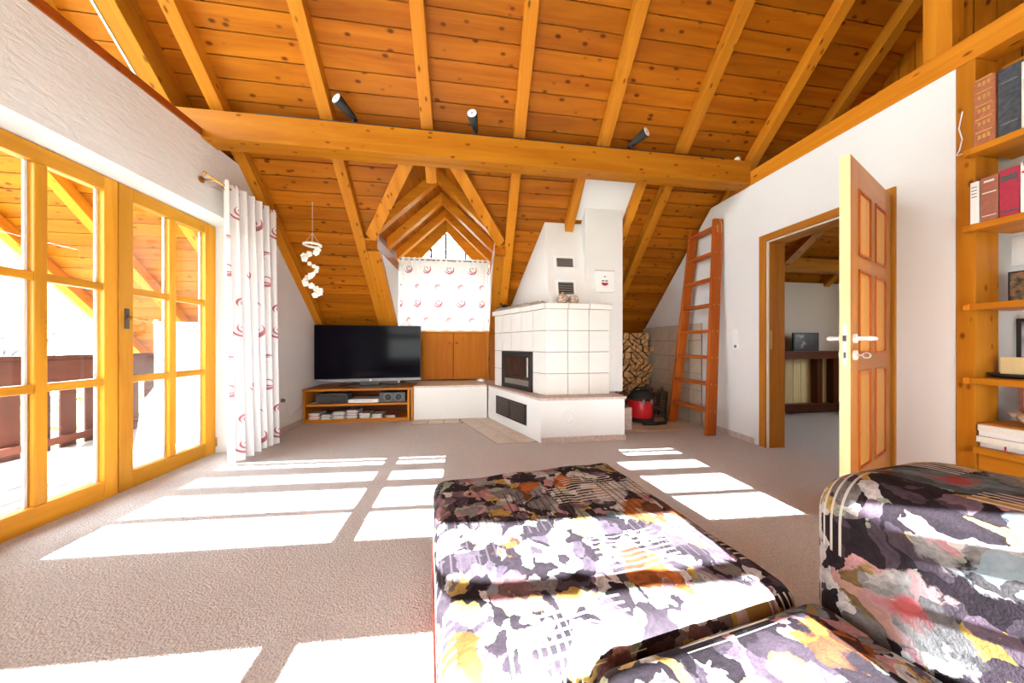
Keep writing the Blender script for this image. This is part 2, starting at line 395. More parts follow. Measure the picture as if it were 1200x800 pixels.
# ------------------------------------------------------------------ mesh helpers
class MB:
    def __init__(s): s.v, s.f, s.uv = [], [], None
    def hexa(s, p):            # 8 points: bottom ring 0-3, top ring 4-7
        n = len(s.v); s.v += [tuple(q) for q in p]
        s.f += [tuple(n + i for i in q) for q in ((3, 2, 1, 0), (4, 5, 6, 7), (0, 1, 5, 4), (1, 2, 6, 5), (2, 3, 7, 6), (3, 0, 4, 7))]
        return s
    def box(s, x0, y0, z0, x1, y1, z1):
        return s.hexa([(x0, y0, z0), (x1, y0, z0), (x1, y1, z0), (x0, y1, z0), (x0, y0, z1), (x1, y0, z1), (x1, y1, z1), (x0, y1, z1)])
    def prism(s, pts, vec):    # planar ring extruded along vec
        n, k = len(s.v), len(pts)
        s.v += [tuple(q) for q in pts] + [tuple(a + b for a, b in zip(q, vec)) for q in pts]
        s.f.append(tuple(n + i for i in range(k - 1, -1, -1)))
        s.f.append(tuple(n + k + i for i in range(k)))
        for i in range(k):
            j = (i + 1) % k
            s.f.append((n + i, n + j, n + k + j, n + k + i))
        return s
    def cyl(s, p0, p1, r0, r1=None, seg=16):
        r1 = r0 if r1 is None else r1
        a, b = Vector(p0), Vector(p1)
        d = (b - a).normalized()
        t = Vector((0, 0, 1)) if abs(d.z) < 0.9 else Vector((1, 0, 0))
        u = d.cross(t).normalized(); w = d.cross(u)
        n = len(s.v)
        for c, r in ((a, r0), (b, r1)):
            for i in range(seg):
                an = 2 * math.pi * i / seg
                s.v.append(tuple(c + u * (r * math.cos(an)) + w * (r * math.sin(an))))
        s.f.append(tuple(n + i for i in range(seg)))
        s.f.append(tuple(n + seg + i for i in range(seg - 1, -1, -1)))
        for i in range(seg):
            j = (i + 1) % seg
            s.f.append((n + i, n + seg + i, n + seg + j, n + j))
        return s
    def tube(s, pts, r, seg=8):
        pts = [Vector(p) for p in pts]
        n = len(s.v); m = len(pts)
        for i, p in enumerate(pts):
            d = (pts[min(i + 1, m - 1)] - pts[max(i - 1, 0)]).normalized()
            t = Vector((0, 0, 1)) if abs(d.z) < 0.9 else Vector((1, 0, 0))
            u = d.cross(t).normalized(); w = d.cross(u)
            rr = r[i] if isinstance(r, (list, tuple)) else r
            for k in range(seg):
                an = 2 * math.pi * k / seg
                s.v.append(tuple(p + u * (rr * math.cos(an)) + w * (rr * math.sin(an))))
        for i in range(m - 1):
            for k in range(seg):
                j = (k + 1) % seg
                s.f.append((n + i * seg + k, n + (i + 1) * seg + k, n + (i + 1) * seg + j, n + i * seg + j))
        s.f.append(tuple(n + k for k in range(seg)))
        s.f.append(tuple(n + (m - 1) * seg + k for k in range(seg - 1, -1, -1)))
        return s
    def lathe(s, prof, c=(0, 0, 0), seg=24):     # prof: (r, z)
        n = len(s.v); m = len(prof)
        for r, z in prof:
            for k in range(seg):
                an = 2 * math.pi * k / seg
                s.v.append((c[0] + r * math.cos(an), c[1] + r * math.sin(an), c[2] + z))
        for i in range(m - 1):
            for k in range(seg):
                j = (k + 1) % seg
                s.f.append((n + i * seg + k, n + i * seg + j, n + (i + 1) * seg + j, n + (i + 1) * seg + k))
        s.f.append(tuple(n + k for k in range(seg - 1, -1, -1)))
        s.f.append(tuple(n + (m - 1) * seg + k for k in range(seg)))
        return s
    def ball(s, c, r, sc=(1, 1, 1), seg=12, rings=8):
        prof = [(max(1e-4, math.sin(math.pi * i / rings)), -math.cos(math.pi * i / rings)) for i in range(rings + 1)]
        n = len(s.v)
        s.lathe(prof, (0, 0, 0), seg)
        s.v[n:] = [(c[0] + x * r * sc[0], c[1] + y * r * sc[1], c[2] + z * r * sc[2]) for x, y, z in s.v[n:]]
        return s
    def torus(s, c, R_, r, axis='Z', seg=28, sub=8):
        n = len(s.v)
        for i in range(seg):
            a = 2 * math.pi * i / seg
            for k in range(sub):
                b = 2 * math.pi * k / sub
                p = ((R_ + r * math.cos(b)) * math.cos(a), (R_ + r * math.cos(b)) * math.sin(a), r * math.sin(b))
                if axis == 'Y': p = (p[0], p[2], p[1])
                if axis == 'X': p = (p[2], p[0], p[1])
                s.v.append(tuple(x + y for x, y in zip(c, p)))
        for i in range(seg):
            for k in range(sub):
                i2, k2 = (i + 1) % seg, (k + 1) % sub
                s.f.append((n + i * sub + k, n + i2 * sub + k, n + i2 * sub + k2, n + i * sub + k2))
        return s
    def mesh(s, name, off=(0, 0, 0)):
        me = D.meshes.new(name)
        me.from_pydata([(x - off[0], y - off[1], z - off[2]) for x, y, z in s.v], [], s.f)
        bm = bmesh.new(); bm.from_mesh(me)
        bmesh.ops.recalc_face_normals(bm, faces=bm.faces)
        bm.to_mesh(me); bm.free()
        if s.uv:
            l = me.uv_layers.new(name='UVMap')
            for lp in me.loops: l.data[lp.index].uv = s.uv[lp.vertex_index]
        return me

def B(*a): return MB().box(*a)

def link(name, me, mat, parent=None, bevel=0.0, smooth=False):
    o = D.objects.new(name, me)
    COL.objects.link(o)
    if mat is not None and not me.materials: me.materials.append(M[mat] if isinstance(mat, str) else mat)
    if smooth:
        for p in me.polygons: p.use_smooth = True
    if bevel:
        md = o.modifiers.new('bevel', 'BEVEL'); md.width = bevel; md.segments = 2; md.limit_method = 'ANGLE'
    if parent: o.parent = parent
    return o

def part(name, mb, mat, parent, bevel=0.0, smooth=False, world=True, label=None, kind=None):
    """a part under its thing; world=True: mb is in room coordinates (parents carry no rotation)"""
    off = (0, 0, 0)
    if world:
        off = Vector((0, 0, 0)); q = parent
        while q: off = off + q.location; q = q.parent
    # origin of the part at its own middle
    c = [sum(p[i] for p in mb.v) / len(mb.v) for i in range(3)]
    o = link(name, mb.mesh(name, c), mat, parent, bevel, smooth)
    o.location = [c[i] - off[i] for i in range(3)]
    if label: o['label'] = label
    if kind: o['kind'] = kind
    return o

def tag(o, label, cat, group=None, kind=None):
    o['label'] = label
    o['category'] = cat
    if group: o['group'] = group
    if kind: o['kind'] = kind
    return o

def thing(name, label, cat, loc, rotz=0.0, group=None, kind=None):
    o = D.objects.new(name, None)
    COL.objects.link(o)
    o.empty_display_size = 0.1
    o.location = loc
    o.rotation_euler = (0, 0, rotz)
    return tag(o, label, cat, group, kind)

def single(name, mb, mat, label, cat, group=None, kind=None, bevel=0.0, smooth=False):
    lo = [min(p[i] for p in mb.v) for i in range(3)]; hi = [max(p[i] for p in mb.v) for i in range(3)]
    c = ((lo[0] + hi[0]) / 2, (lo[1] + hi[1]) / 2, lo[2])
    o = link(name, mb.mesh(name, c), mat, None, bevel, smooth)
    o.location = c
    return tag(o, label, cat, group, kind)

def struct(name, mb, mat, label, bevel=0.0):
    return single(name, mb, mat, label, name.split('_')[0], kind='structure', bevel=bevel)

# ------------------------------------------------------------------ the shell
PP, PR = 5.90, 5.76              # roof: z + y of the boarding, of the rafters' undersides
XL, XR = -2.13, 2.85             # inner faces of the gable walls
DC = -0.38                       # middle of the dormer
floor = struct('floor', B(-2.41, -2.6, -0.2, 6.0, 5.0, 0.0), 'carpet', 'beige deep pile carpet floor')
lw = [(-2.5, 0), (1.60, 0), (1.60, 2.10), (3.13, 2.10), (3.13, 0), (4.98, 0), (4.98, 0.87), (3.18, 2.67), (-2.5, 2.67)]
wall_left = struct('wall_left', MB().prism([(-2.41, y, z) for y, z in lw], (0.28, 0, 0)), 'plaster', 'rough white plaster gable wall around the glazed doors')
rw = [(1.393, 0), (1.70, 0), (1.70, 2.01), (2.54, 2.01), (2.54, 0), (4.98, 0), (4.98, 0.87), (3.215, 2.635), (1.393, 2.635)]
wall_right = struct('wall_right', MB().prism([(XR, y, z) for y, z in rw], (0.17, 0, 0)), 'smooth', 'white plaster wall around the open inner door')
wall_back = struct('wall_back', B(-2.41, 4.98, 0, 3.02, 5.1, 0.85), 'smooth', 'low white knee wall under the roof slope')
struct('wall_shelf_back', B(3.12, -2.5, 0, 3.2, 1.46, 2.6).box(3.021, 1.394, 0, 3.12, 1.46, 2.6), 'smooth', 'pale lilac white wall behind the book shelf')
struct('wall_next_room_back', B(3.02, 3.87, 0, 6.0, 3.97, 1.94), 'tan', 'tan plaster wall of the room behind the door')
mb = MB()
for ring in (((-2.5, 0), (1.5, 0), (1.5, 4.38), (0.4, 5.48), (-2.5, 2.58)), ((1.5, 0), (2.4, 0), (2.4, 1.15), (1.5, 1.15)), ((1.5, 1.95), (2.4, 1.95), (2.4, 3.48), (1.5, 4.38)), ((2.4, 0), (4.2, 0), (4.2, 1.68), (2.4, 3.48))):
    mb.prism([(6.0, y, z) for y, z in ring], (0.1, 0, 0))
struct('wall_next_room_side', mb, 'tan', 'tan side wall with a small window in the next room')
# rear wall behind the camera: window bands that let the low sun in
ZB = 0.35
REAR = -2.4
def zrow(yf): return (yf - REAR) * ZB
rear = thing('wall_rear', 'timber window wall on the sunny side', 'wall', (0.1, REAR, 0), -R(2.46), kind='structure')
mb = MB()
rows = [(0.55, zrow(1.06)), (zrow(1.60), zrow(1.862)), (zrow(1.918), zrow(2.17)), (zrow(2.30), zrow(2.45)), (zrow(2.60), zrow(2.66)), (zrow(2.715), zrow(2.74))]
cols = [(-1.97, -0.68), (-0.57, 0.72), (0.84, 1.985)]
zt = 1.83
zz = [0.0] + [v for r in rows for v in r] + [zt]
for i in range(0, len(zz), 2):                       # the solid rails
    mb.box(-2.6, -0.006, zz[i], 5.9, 0.006, zz[i + 1])
for i, (a, b) in enumerate(rows):                    # posts between the glass
    xs = [-2.6] + [v for c in cols for v in c] + [5.9]
    if i in (4, 5): xs[5] = 1.45  # bay narrowed, shaped to keep sun off the backrest
    if i in (3, 4, 5): xs[4] = -0.17                 # upper middle bay closed, shape added to keep sun off the ottoman
    for k in range(0, len(xs), 2):
        mb.box(xs[k], -0.006, a, xs[k + 1], 0.006, b)
mb.box(-2.6, -0.006, 2.56, 5.9, 0.006, 2.85).box(-2.6, -0.006, zt, -1.97, 0.006, 2.56).box(1.985, -0.006, zt, 5.9, 0.006, 2.56).box(-0.68, -0.006, zt, -0.57, 0.006, 2.56).box(0.72, -0.006, zt, 0.84, 0.006, 2.56)
part('window_timber', mb, 'beamX', rear, world=False)
for a, b in cols:
    part('sun_block_panel', B(a, 0.0, zt, b, 0.004, 2.56), 'sun_block', rear, world=False)  # unseen opaque panel, added to block the sun above the window bands
    part('pane', B(a, -0.02, 0.55, b, -0.016, zrow(1.06)), 'glass', rear, world=False)

# ---- roof: boarding, rafters
S2 = math.sqrt(0.5)
sheet = MB().prism([(-4.8, 0.4, 5.53), (-4.8, 2.9, 3.03), (-4.8, 5.1, 0.83), (-4.8, 5.1, 0.93), (-4.8, 0.4, 5.63), (-4.8, -2.9, 2.33), (-4.8, -2.9, 2.23)], (10.9, 0, 0))
# the sheet gets a hole for the dormer: build it as pieces instead
sheet = MB()
def roof_piece(x0, x1, y0, y1):
    sheet.prism([(x0, y0, PP + 0.03 - y0), (x0, y1, PP + 0.03 - y1), (x0, y1, PP + 0.11 - y1), (x0, y0, PP + 0.11 - y0)], (x1 - x0, 0, 0))
roof_piece(-4.8, 6.1, 0.4, 2.85)
for x0, x1, sg in ((-4.8, DC - 0.76, -1), (DC + 0.76, 6.1, 1)): roof_piece(x0, x1, 2.85, 5.1)
for sg in (-1, 1):                                      # triangles beside the dormer valleys
    p = [(DC, 2.85), (DC + sg * 0.76, 2.85), (DC + sg * 0.76, 3.58)]
    sheet.prism([(x, y, PP + 0.03 - y) for x, y in p], (0, 0, 0.08))
sheet.prism([(-4.8, 0.4, 5.53), (-4.8, 0.4, 5.61), (-4.8, -2.9, 2.31), (-4.8, -2.9, 2.23)], (10.9, 0, 0))
ceiling = struct('ceiling', sheet, 'pineX', 'orange pine boarded roof slope')
COFF = ceiling.location
ROT = Matrix.Rotation(-R(45), 4, 'X')

def slope_obj(name, pts, mat, depth, P, y_mid, x_mid, bevel=0.0, parent=ceiling):
    """pts: outline (x, y) in plan on the plane z = P - y; thickness 'depth' upward from that plane"""
    mb = MB()
    loc = [(x - x_mid, (y - y_mid) / S2, 0.0) for x, y in pts]
    mb.prism(loc, (0, 0, depth))
    o = link(name, mb.mesh(name), mat, parent, bevel)
    o.location = (x_mid - parent.location.x, y_mid - parent.location.y, P - y_mid - parent.location.z)
    o.rotation_euler = (-R(45), 0, 0)
    return o

def valley(y): return max(0.0, min(0.76, (y - 2.84) / 0.96))
y = 0.43
g = 0.0022
while y < 4.95:
    y0, y1 = y + g, y + 0.1 - g
    spans = []                                          # (xa0, xa1, xb0, xb1): upper edge / lower edge
    L0, L1 = -4.8, 6.0
    cuts = []
    if y1 > 2.86:
        v0, v1 = valley(y0), valley(y1)
        cuts.append((DC - v0, DC - v1, DC + v0, DC + v1))
    if y0 > 2.92: cuts.append((1.205, 1.205, 1.81, 1.81))
    a = (L0, L0)
    for c in cuts:
        spans.append((a[0], a[1], c[0], c[1])); a = (c[2], c[3])
    spans.append((a[0], a[1], L1, L1))
    for xa0, xb0, xa1, xb1 in spans:
        if (xa1 - xa0) + (xb1 - xb0) < 0.05: continue
        slope_obj('plank', [(xa0, y0), (xa1, y0), (xb1, y1), (xb0, y1)], 'pineX', 0.02, PP, (y0 + y1) / 2, (xa0 + xa1) / 2, 0.002)
    y += 0.1

def rafter(xc, y0, y1, w=0.105, mat='beamY'):
    return slope_obj('rafter', [(xc - w / 2, y0), (xc + w / 2, y0), (xc + w / 2, y1), (xc - w / 2, y1)], mat, 0.099, PR, (y0 + y1) / 2, xc, 0.005)
for xc in (-4.64, -3.79, -2.94, -2.093, -1.243, 0.46, 2.165, 3.01, 3.62, 4.5, 5.4): rafter(xc, 0.45, 4.93)
rafter(-0.393, 0.45, 3.12); rafter(1.315, 0.45, 2.86)
rafter(1.157, 2.86, 3.47, 0.094); rafter(1.855, 2.86, 4.93, 0.088)
rafter(-1.122, 3.56, 4.72, 0.136); rafter(0.346, 3.56, 4.72, 0.125)
# white plastered strip of ceiling above the chimney
slope_obj('plaster_strip', [(1.206, 2.93), (1.809, 2.93), (1.809, 3.40), (1.206, 3.40)], 'smooth', 0.02, PP - 0.02, 3.1, 1.5)

# ---- dormer
def dz_(dx): return 3.05 - 0.94 * dx
for sg in (-1, 1):
    # valley timbers
    a, b = (DC + sg * 0.085, 2.84), (DC + sg * 0.745, 3.56)
    d = Vector((b[0] - a[0], b[1] - a[1])).normalized(); nx, ny = -d.y * 0.052, d.x * 0.052
    slope_obj('valley_rafter', [(a[0] + nx, a[1] + ny), (b[0] + nx, b[1] + ny), (b[0] - nx, b[1] - ny), (a[0] - nx, a[1] - ny)], 'beamY', 0.12, PR, (a[1] + b[1]) / 2, (a[0] + b[0]) / 2, 0.005)
    # dormer boarding
    n = 7
    for i in range(n):
        u0, u1 = i * 0.105 + 0.001, (i + 1) * 0.105 - 0.002
        P8 = []
        for zoff in (0.0, 0.02):
            for u, yy in ((u0, None), (u1, None), (u1, 5.0), (u0, 5.0)):
                z = dz_(u)
                P8.append((DC + sg * u, (PP - z) if yy is None else yy, z + zoff))
        part('dormer_plank', MB().hexa(P8), 'dormer', ceiling, bevel=0.002)
    for yc in (3.60, 4.12, 4.62):
        p = [(0.0, 2.91), (0.70, 2.252), (0.70, 2.392), (0.0, 3.05)]
        part('dormer_rafter', MB().prism([(DC + sg * u, yc - 0.05, z) for u, z in p], (0, 0.1, 0)), 'dormerX', ceiling, bevel=0.004)
    x0, x1 = sorted((DC + sg * 0.67, DC + sg * 0.80))
    part('dormer_purlin', B(x0, 3.575, 2.09, x1, 5.0, 2.225), 'dormer', ceiling, bevel=0.004)
    # gable boards beside the small triangular window
    p = [(0.0, 3.03), (0.0, 2.83), (0.45, 2.33), (0.67, 2.33), (0.67, 2.42)]
    part('gable_board', MB().prism([(DC + sg * u, 4.92, z) for u, z in p], (0, 0.05, 0)), 'dormerX', ceiling)
    # roof skin over the dormer
    p = [(0.0, 3.08), (0.85, 2.28), (0.85, 2.34), (0.0, 3.14)]
    part('dormer_skin', MB().hexa([(DC + sg * u, PP + 0.02 - z if k == 0 else 5.3, z) for k in (0, 1) for u, z in p]), 'roofgrey', ceiling)
for sg, nm in ((-1, 'wall_dormer_left'), (1, 'wall_dormer_right')):
    x0 = DC + sg * 0.67
    pts = [(3.77, 2.09), (4.66, 1.20), (4.66, 0.0), (5.0, 0.0), (5.0, 2.09)]
    struct(nm, MB().prism([(x0, a, b) for a, b in pts], (sg * 0.05, 0, 0)), 'smooth', 'white triangular cheek wall of the dormer %s' % ('next to the television' if sg < 0 else 'next to the fireplace'))
win = thing('window_3', 'dormer window with triangular top light', 'window', (DC, 4.95, 1.21), kind='structure')
part('window_frame', B(DC - 0.67, 4.93, 2.25, DC + 0.67, 4.99, 2.33), 'darkX', win)
part('window_frame', B(DC - 0.67, 4.93, 1.21, DC + 0.67, 4.99, 1.27), 'dormerX', win)
for xx in (-0.65, 0.0, 0.65): part('window_frame', B(DC + xx - 0.03, 4.93, 1.27, DC + xx + 0.03, 4.99, 2.25), 'dormerX', win)
part('pane', MB().prism([(DC - 0.50, 4.96, 2.33), (DC + 0.50, 4.96, 2.33), (DC, 4.96, 2.84)], (0, 0.006, 0)), 'glass', win)
part('pane', B(DC - 0.62, 4.96, 1.27, DC - 0.03, 4.966, 2.25), 'glass', win)
part('pane', B(DC + 0.03, 4.96, 1.27, DC + 0.62, 4.966, 2.25), 'glass', win)
for xx, zt_ in ((-0.25, 2.55), (-0.02, 2.80), (0.3, 2.50)): part('glazing_bar', B(DC + xx - 0.016, 4.94, 2.33, DC + xx + 0.016, 4.955, zt_), 'ink', win)
for k in range(4): part('glazing_bar', B(DC - 0.40 + k * 0.1, 4.97, 2.42 + k * 0.1, DC + 0.40 - k * 0.1, 4.978, 2.436 + k * 0.1), 'greyvent', win)

# ---- big beam, wall plates
beam = single('ceiling_beam', B(-2.39, 2.70, 2.655, XR, 2.86, 2.885), 'beamX', 'thick squared timber beam crossing the room under the rafters', 'beam', bevel=0.006)
single('wall_plate', B(-2.40, -2.3, 2.672, -2.122, 2.698, 2.73), 'redY', 'thin dark timber plate lying on top of the plaster wall above the glazed doors', 'beam', bevel=0.004)
single('wall_plate', B(XR - 0.003, -2.3, 2.636, 3.0, 2.86, 2.782), 'beamY', 'long squared timber plate on top of the white wall above the inner door', 'beam', bevel=0.006)
single('loft_post', B(2.86, 1.412, 2.783, 2.955, 1.53, 4.34), 'beamZ', 'upright square timber post standing on the wall plate', 'post', bevel=0.004)
gw = thing('wall_loft', 'vertical boarded partition up in the loft', 'wall', (3.95, 1.2, 2.6), kind='structure')
part('sill_beam', B(3.93, -2.2, 2.6, 4.05, 3.05, 2.74), 'dormer', gw)
for k in range(27):
    y0 = -0.25 + k * 0.105
    ztop = min(PP - y0 - 0.11, PP - 0.11 - y0)
    part('board', MB().hexa([(3.96, y0, 2.74), (3.98, y0, 2.74), (3.98, y0 + 0.1, 2.74), (3.96, y0 + 0.1, 2.74), (3.96, y0, PP - y0), (3.98, y0, PP - y0), (3.98, y0 + 0.1, PP - y0 - 0.1), (3.96, y0 + 0.1, PP - y0 - 0.1)]), 'dormer' if k % 1 else M['pineZ'], gw)
part('upright', B(3.80, 1.33, 2.74, 3.92, 1.45, 4.35), 'darkZ', gw)
# gable glazing above the left wall
gg = thing('window_2', 'glazed gable triangle above the left wall', 'window', (-2.3, 0.4, 2.73), kind='structure')
part('pane', MB().prism([(-2.30, -2.2, 2.731), (-2.30, 2.695, 2.731), (-2.30, 2.695, 3.04), (-2.30, 0.4, 5.35)], (0.006, 0, 0)), 'glass', gg)
o = slope_obj('gable_rafter', [(-2.47, 0.45), (-2.34, 0.45), (-2.34, 3.0), (-2.47, 3.0)], 'beamY', 0.20, PR - 0.15, 1.7, -2.4, 0.004, parent=gg)
o = slope_obj('metal_strip', [(-2.487, 0.45), (-2.472, 0.45), (-2.472, 3.0), (-2.487, 3.0)], 'steel', 0.18, PR - 0.155, 1.7, -2.48, 0.0, parent=gg)

# ---- glazed double door, left
fd = thing('door_1', 'golden timber glazed door front with six panes in each leaf', 'door', (-2.37, 2.36, 0), kind='structure')
XF0, XF1 = -2.405, -2.345
def leaf(y0, y1, sL, sR, hy):
    lf = part('door_leaf', B(XF0, y0, 0.0, XF1, y0 + sL, 2.095), 'frameZ', fd, 0.004)
    part('stile', B(XF0, y1 - sR, 0.0, XF1, y1, 2.095), 'frameZ', lf, 0.004)
    part('rail', B(XF0, y0 + sL, 2.0, XF1, y1 - sR, 2.095), 'frameY', lf, 0.004)
    part('rail', B(XF0, y0 + sL, 0.0, XF1, y1 - sR, 0.118), 'frameY', lf, 0.004)
    ym = (y0 + sL + y1 - sR) / 2
    part('glazing_bar', B(XF0 + 0.006, ym - 0.026, 0.118, XF1 - 0.004, ym + 0.026, 2.0), 'frameZ', lf, 0.006)
    zs = [0.118, 0.735, 0.785, 1.352, 1.402, 2.0]
    for (a, b) in ((y0 + sL, ym - 0.026), (ym + 0.026, y1 - sR)):
        for zc in (0.76, 1.377):
            part('glazing_bar', B(XF0 + 0.010, a, zc - 0.024, XF1 - 0.006, b, zc + 0.024), 'frameY', lf, 0.006)
        for k in range(0, 6, 2):
            part('pane', B(-2.378, a, zs[k], -2.372, b, zs[k + 1]), 'glass', lf)
            # pale sealing fillet round each pane, seen on edge
            part('pane_spacer', B(-2.392, b - 0.014, zs[k], -2.382, b - 0.001, zs[k + 1]), 'whiteplastic', lf)
    return lf
leaf(1.625, 2.349, 0.085, 0.074, None)
l2 = leaf(2.357, 3.124, 0.086, 0.106, 2.40)
h = part('handle', B(XF1, 2.385, 1.11, XF1 + 0.008, 2.412, 1.25), 'vent', l2, 0.003)
part('lever', MB().tube([(XF1 + 0.004, 2.40, 1.185), (XF1 + 0.045, 2.40, 1.185), (XF1 + 0.05, 2.405, 1.18), (XF1 + 0.05, 2.48, 1.178)], 0.009), 'brass', l2, smooth=True)
part('hinge', MB().cyl((XF1 + 0.004, 3.122, 0.06), (XF1 + 0.004, 3.122, 0.14), 0.009, seg=10), 'brass', l2, smooth=True)
# rear wall of the recess: outer head trim
struct('trim_1', B(-2.44, 1.55, 2.096, -2.36, 3.18, 2.12), 'frameY', 'golden head trim over the double door')

# ---- baseboards
def bb(name, mb, lab): struct(name, mb, 'stone', lab)
bb('baseboard_left', B(XL, 3.14, 0, XL + 0.012, 4.97, 0.055), 'pale baseboard under the curtain wall')
bb('baseboard_right', B(XR - 0.012, 2.66, 0, XR, 3.34, 0.055), 'pale baseboard beside the ladder')

# ---- inner door: lining, casing, leaf
d2 = thing('door_2', 'oak inner door standing open with six raised panels', 'door', (XR, 2.1, 0), kind='structure')
for a, b in ((2.535, 2.60), (1.64, 1.705)):
    part('casing', B(XR - 0.018, a, 0, XR - 0.0005, b, 2.07), 'doorZ', d2, 0.004)
part('casing', B(XR - 0.018, 1.705, 2.003, XR - 0.0005, 2.535, 2.07), 'doorY', d2, 0.004)
part('seal', B(XR + 0.0, 2.526, 0, XR + 0.018, 2.536, 2.0), 'paper', d2)
part('seal', B(XR + 0.0, 1.705, 1.994, XR + 0.018, 2.535, 2.003), 'paper', d2)
for a, b in ((2.523, 2.539), (1.701, 1.716)):
    part('lining', B(XR + 0.02, a, 0, XR + 0.19, b, 1.99), 'doorZ', d2, 0.003)
part('lining', B(XR + 0.02, 1.701, 1.99, XR + 0.19, 2.539, 2.008), 'doorY', d2, 0.003)
part('strike_plate', B(XR + 0.022, 2.520, 0.96, XR + 0.045, 2.523, 1.14), 'brass', d2)
# leaf in local coordinates: hinge at origin, x along the leaf
leaf_e = D.objects.new('door_leaf', None); COL.objects.link(leaf_e); leaf_e.parent = d2
hx, hy = 2.80, 1.665
ex, ey = 1.985, 1.34
leaf_e.location = (hx - XR, hy - 2.1, 0)
leaf_e.rotation_euler = (0, 0, math.atan2(ey - hy, ex - hx))
LW = math.hypot(ex - hx, ey - hy)
LZ = 2.015
def lp(name, mb, mat, bevel=0.0, smooth=False): return part(name, mb, mat, leaf_e, bevel, smooth, world=False)
T = 0.02
lp('slab', B(0.0, -0.013, 0.012, LW - 0.004, 0.013, LZ), 'doorZ')
lp('lock_edge', B(LW - 0.004, -T, 0.012, LW, T, LZ), 'cream')
lp('stile', B(0.0, -T, 0.012, 0.14, T, LZ), 'doorZ', 0.002)
lp('stile', B(LW - 0.15, -T, 0.012, LW - 0.004, T, LZ), 'doorZ', 0.002)
xm = LW / 2
lp('stile', B(xm - 0.05, -T, 0.30, xm + 0.05, T, LZ - 0.14), 'doorZ', 0.002)
for a, b in ((0.012, 0.30), (0.86, 0.95), (1.42, 1.50), (LZ - 0.15, LZ)):
    lp('rail', B(0.14, -T, a, LW - 0.15, T, b), 'doorX', 0.002)
for a, b in ((0.14, xm - 0.05), (xm + 0.05, LW - 0.15)):
    for za, zb in ((0.30, 0.86), (0.95, 1.42), (1.50, LZ - 0.15)):
        for sg in (1, -1):
            i = 0.035
            lp('panel', MB().hexa([(a + 0.004, sg * 0.012, za + 0.004), (b - 0.004, sg * 0.012, za + 0.004), (b - 0.004, sg * 0.012, zb - 0.004), (a + 0.004, sg * 0.012, zb - 0.004),
                                   (a + i, sg * 0.022, za + i), (b - i, sg * 0.022, za + i), (b - i, sg * 0.022, zb - i), (a + i, sg * 0.022, zb - i)]), 'frameZ')
            for q in (B(a, sg * 0.018 - 0.008, za, a + 0.012, sg * 0.018 + 0.008, zb), B(b - 0.012, sg * 0.018 - 0.008, za, b, sg * 0.018 + 0.008, zb),
                      B(a, sg * 0.018 - 0.008, za, b, sg * 0.018 + 0.008, za + 0.012), B(a, sg * 0.018 - 0.008, zb - 0.012, b, sg * 0.018 + 0.008, zb)):
                lp('moulding', q, 'redZ', 0.003)
for sg in (1, -1):
    lp('rosette', MB().cyl((LW - 0.065, sg * T, 1.035), (LW - 0.065, sg * (T + 0.012), 1.035), 0.026, seg=20), 'whiteplastic', smooth=False)
    lp('rosette', MB().cyl((LW - 0.065, sg * T, 0.945), (LW - 0.065, sg * (T + 0.012), 0.945), 0.026, seg=20), 'whiteplastic')
    lp('lever', MB().tube([(LW - 0.065, sg * T, 1.035), (LW - 0.065, sg * (T + 0.045), 1.035), (LW - 0.075, sg * (T + 0.055), 1.035), (LW - 0.13, sg * (T + 0.057), 1.035), (LW - 0.19, sg * (T + 0.055), 1.033)], [0.011, 0.011, 0.013, 0.013, 0.009], 10), 'whiteplastic', smooth=True)
lp('lock_plate', B(LW, -0.009, 0.89, LW + 0.001, 0.009, 1.11), 'steel')
lp('latch', B(LW, -0.006, 1.02, LW + 0.009, 0.006, 1.05), 'vent')
lp('bolt_slot', B(LW + 0.0012, -0.004, 0.93, LW + 0.0018, 0.004, 0.96), 'ink')
lp('key', MB().torus((LW - 0.065, T + 0.045, 0.945), 0.014, 0.003, 'X', 16, 6).cyl((LW - 0.065, T + 0.01, 0.945), (LW - 0.065, T + 0.033, 0.945), 0.004, seg=8), 'steel')
for zc in (0.25, 1.80):
    part('hinge', MB().cyl((2.832, 1.70, zc - 0.05), (2.832, 1.70, zc + 0.05), 0.008, seg=10), 'vent', d2)

# ------------------------------------------------------------------ tiles set into the floor, nook wall tiles
def clip(poly, clipper):
    out = poly
    n = len(clipper)
    for i in range(n):
        a, b = clipper[i], clipper[(i + 1) % n]
        inp, out = out, []
        if not inp: return []
        def side(p): return (b[0] - a[0]) * (p[1] - a[1]) - (b[1] - a[1]) * (p[0] - a[0])
        for k in range(len(inp)):
            p, q = inp[k], inp[(k + 1) % len(inp)]
            sp_, sq = side(p), side(q)
            if sp_ >= 0: out.append(p)
            if (sp_ >= 0) != (sq >= 0):
                t = sp_ / (sp_ - sq)
                out.append((p[0] + t * (q[0] - p[0]), p[1] + t * (q[1] - p[1])))
    return out
def area(p): return abs(sum(p[i][0] * p[(i + 1) % len(p)][1] - p[(i + 1) % len(p)][0] * p[i][1] for i in range(len(p)))) / 2
HA, HB = Vector((0.24, 4.12)), Vector((0.706, 2.975))           # slanted hearth front
dv = (HB - HA).normalized(); nv = Vector((-abs(dv.y), -abs(dv.x)))
nv = Vector((dv.y, -dv.x))                                        # away from the hearth, towards the room
def bed(zone): part('grout_bed', MB().prism([(x, y, -0.005) for x, y in zone], (0, 0, 0.008)), 'grout', floor)
def lay(ring): part('floor_tile', MB().prism([(x, y, 0.001) for x, y in ring], (0, 0, 0.007)), 'floortile', floor)
zone_b = [(0.238, 4.095), (-0.121, 3.973), (0.262, 3.02), (0.685, 3.005)]
bed(zone_b)
s = 0.198
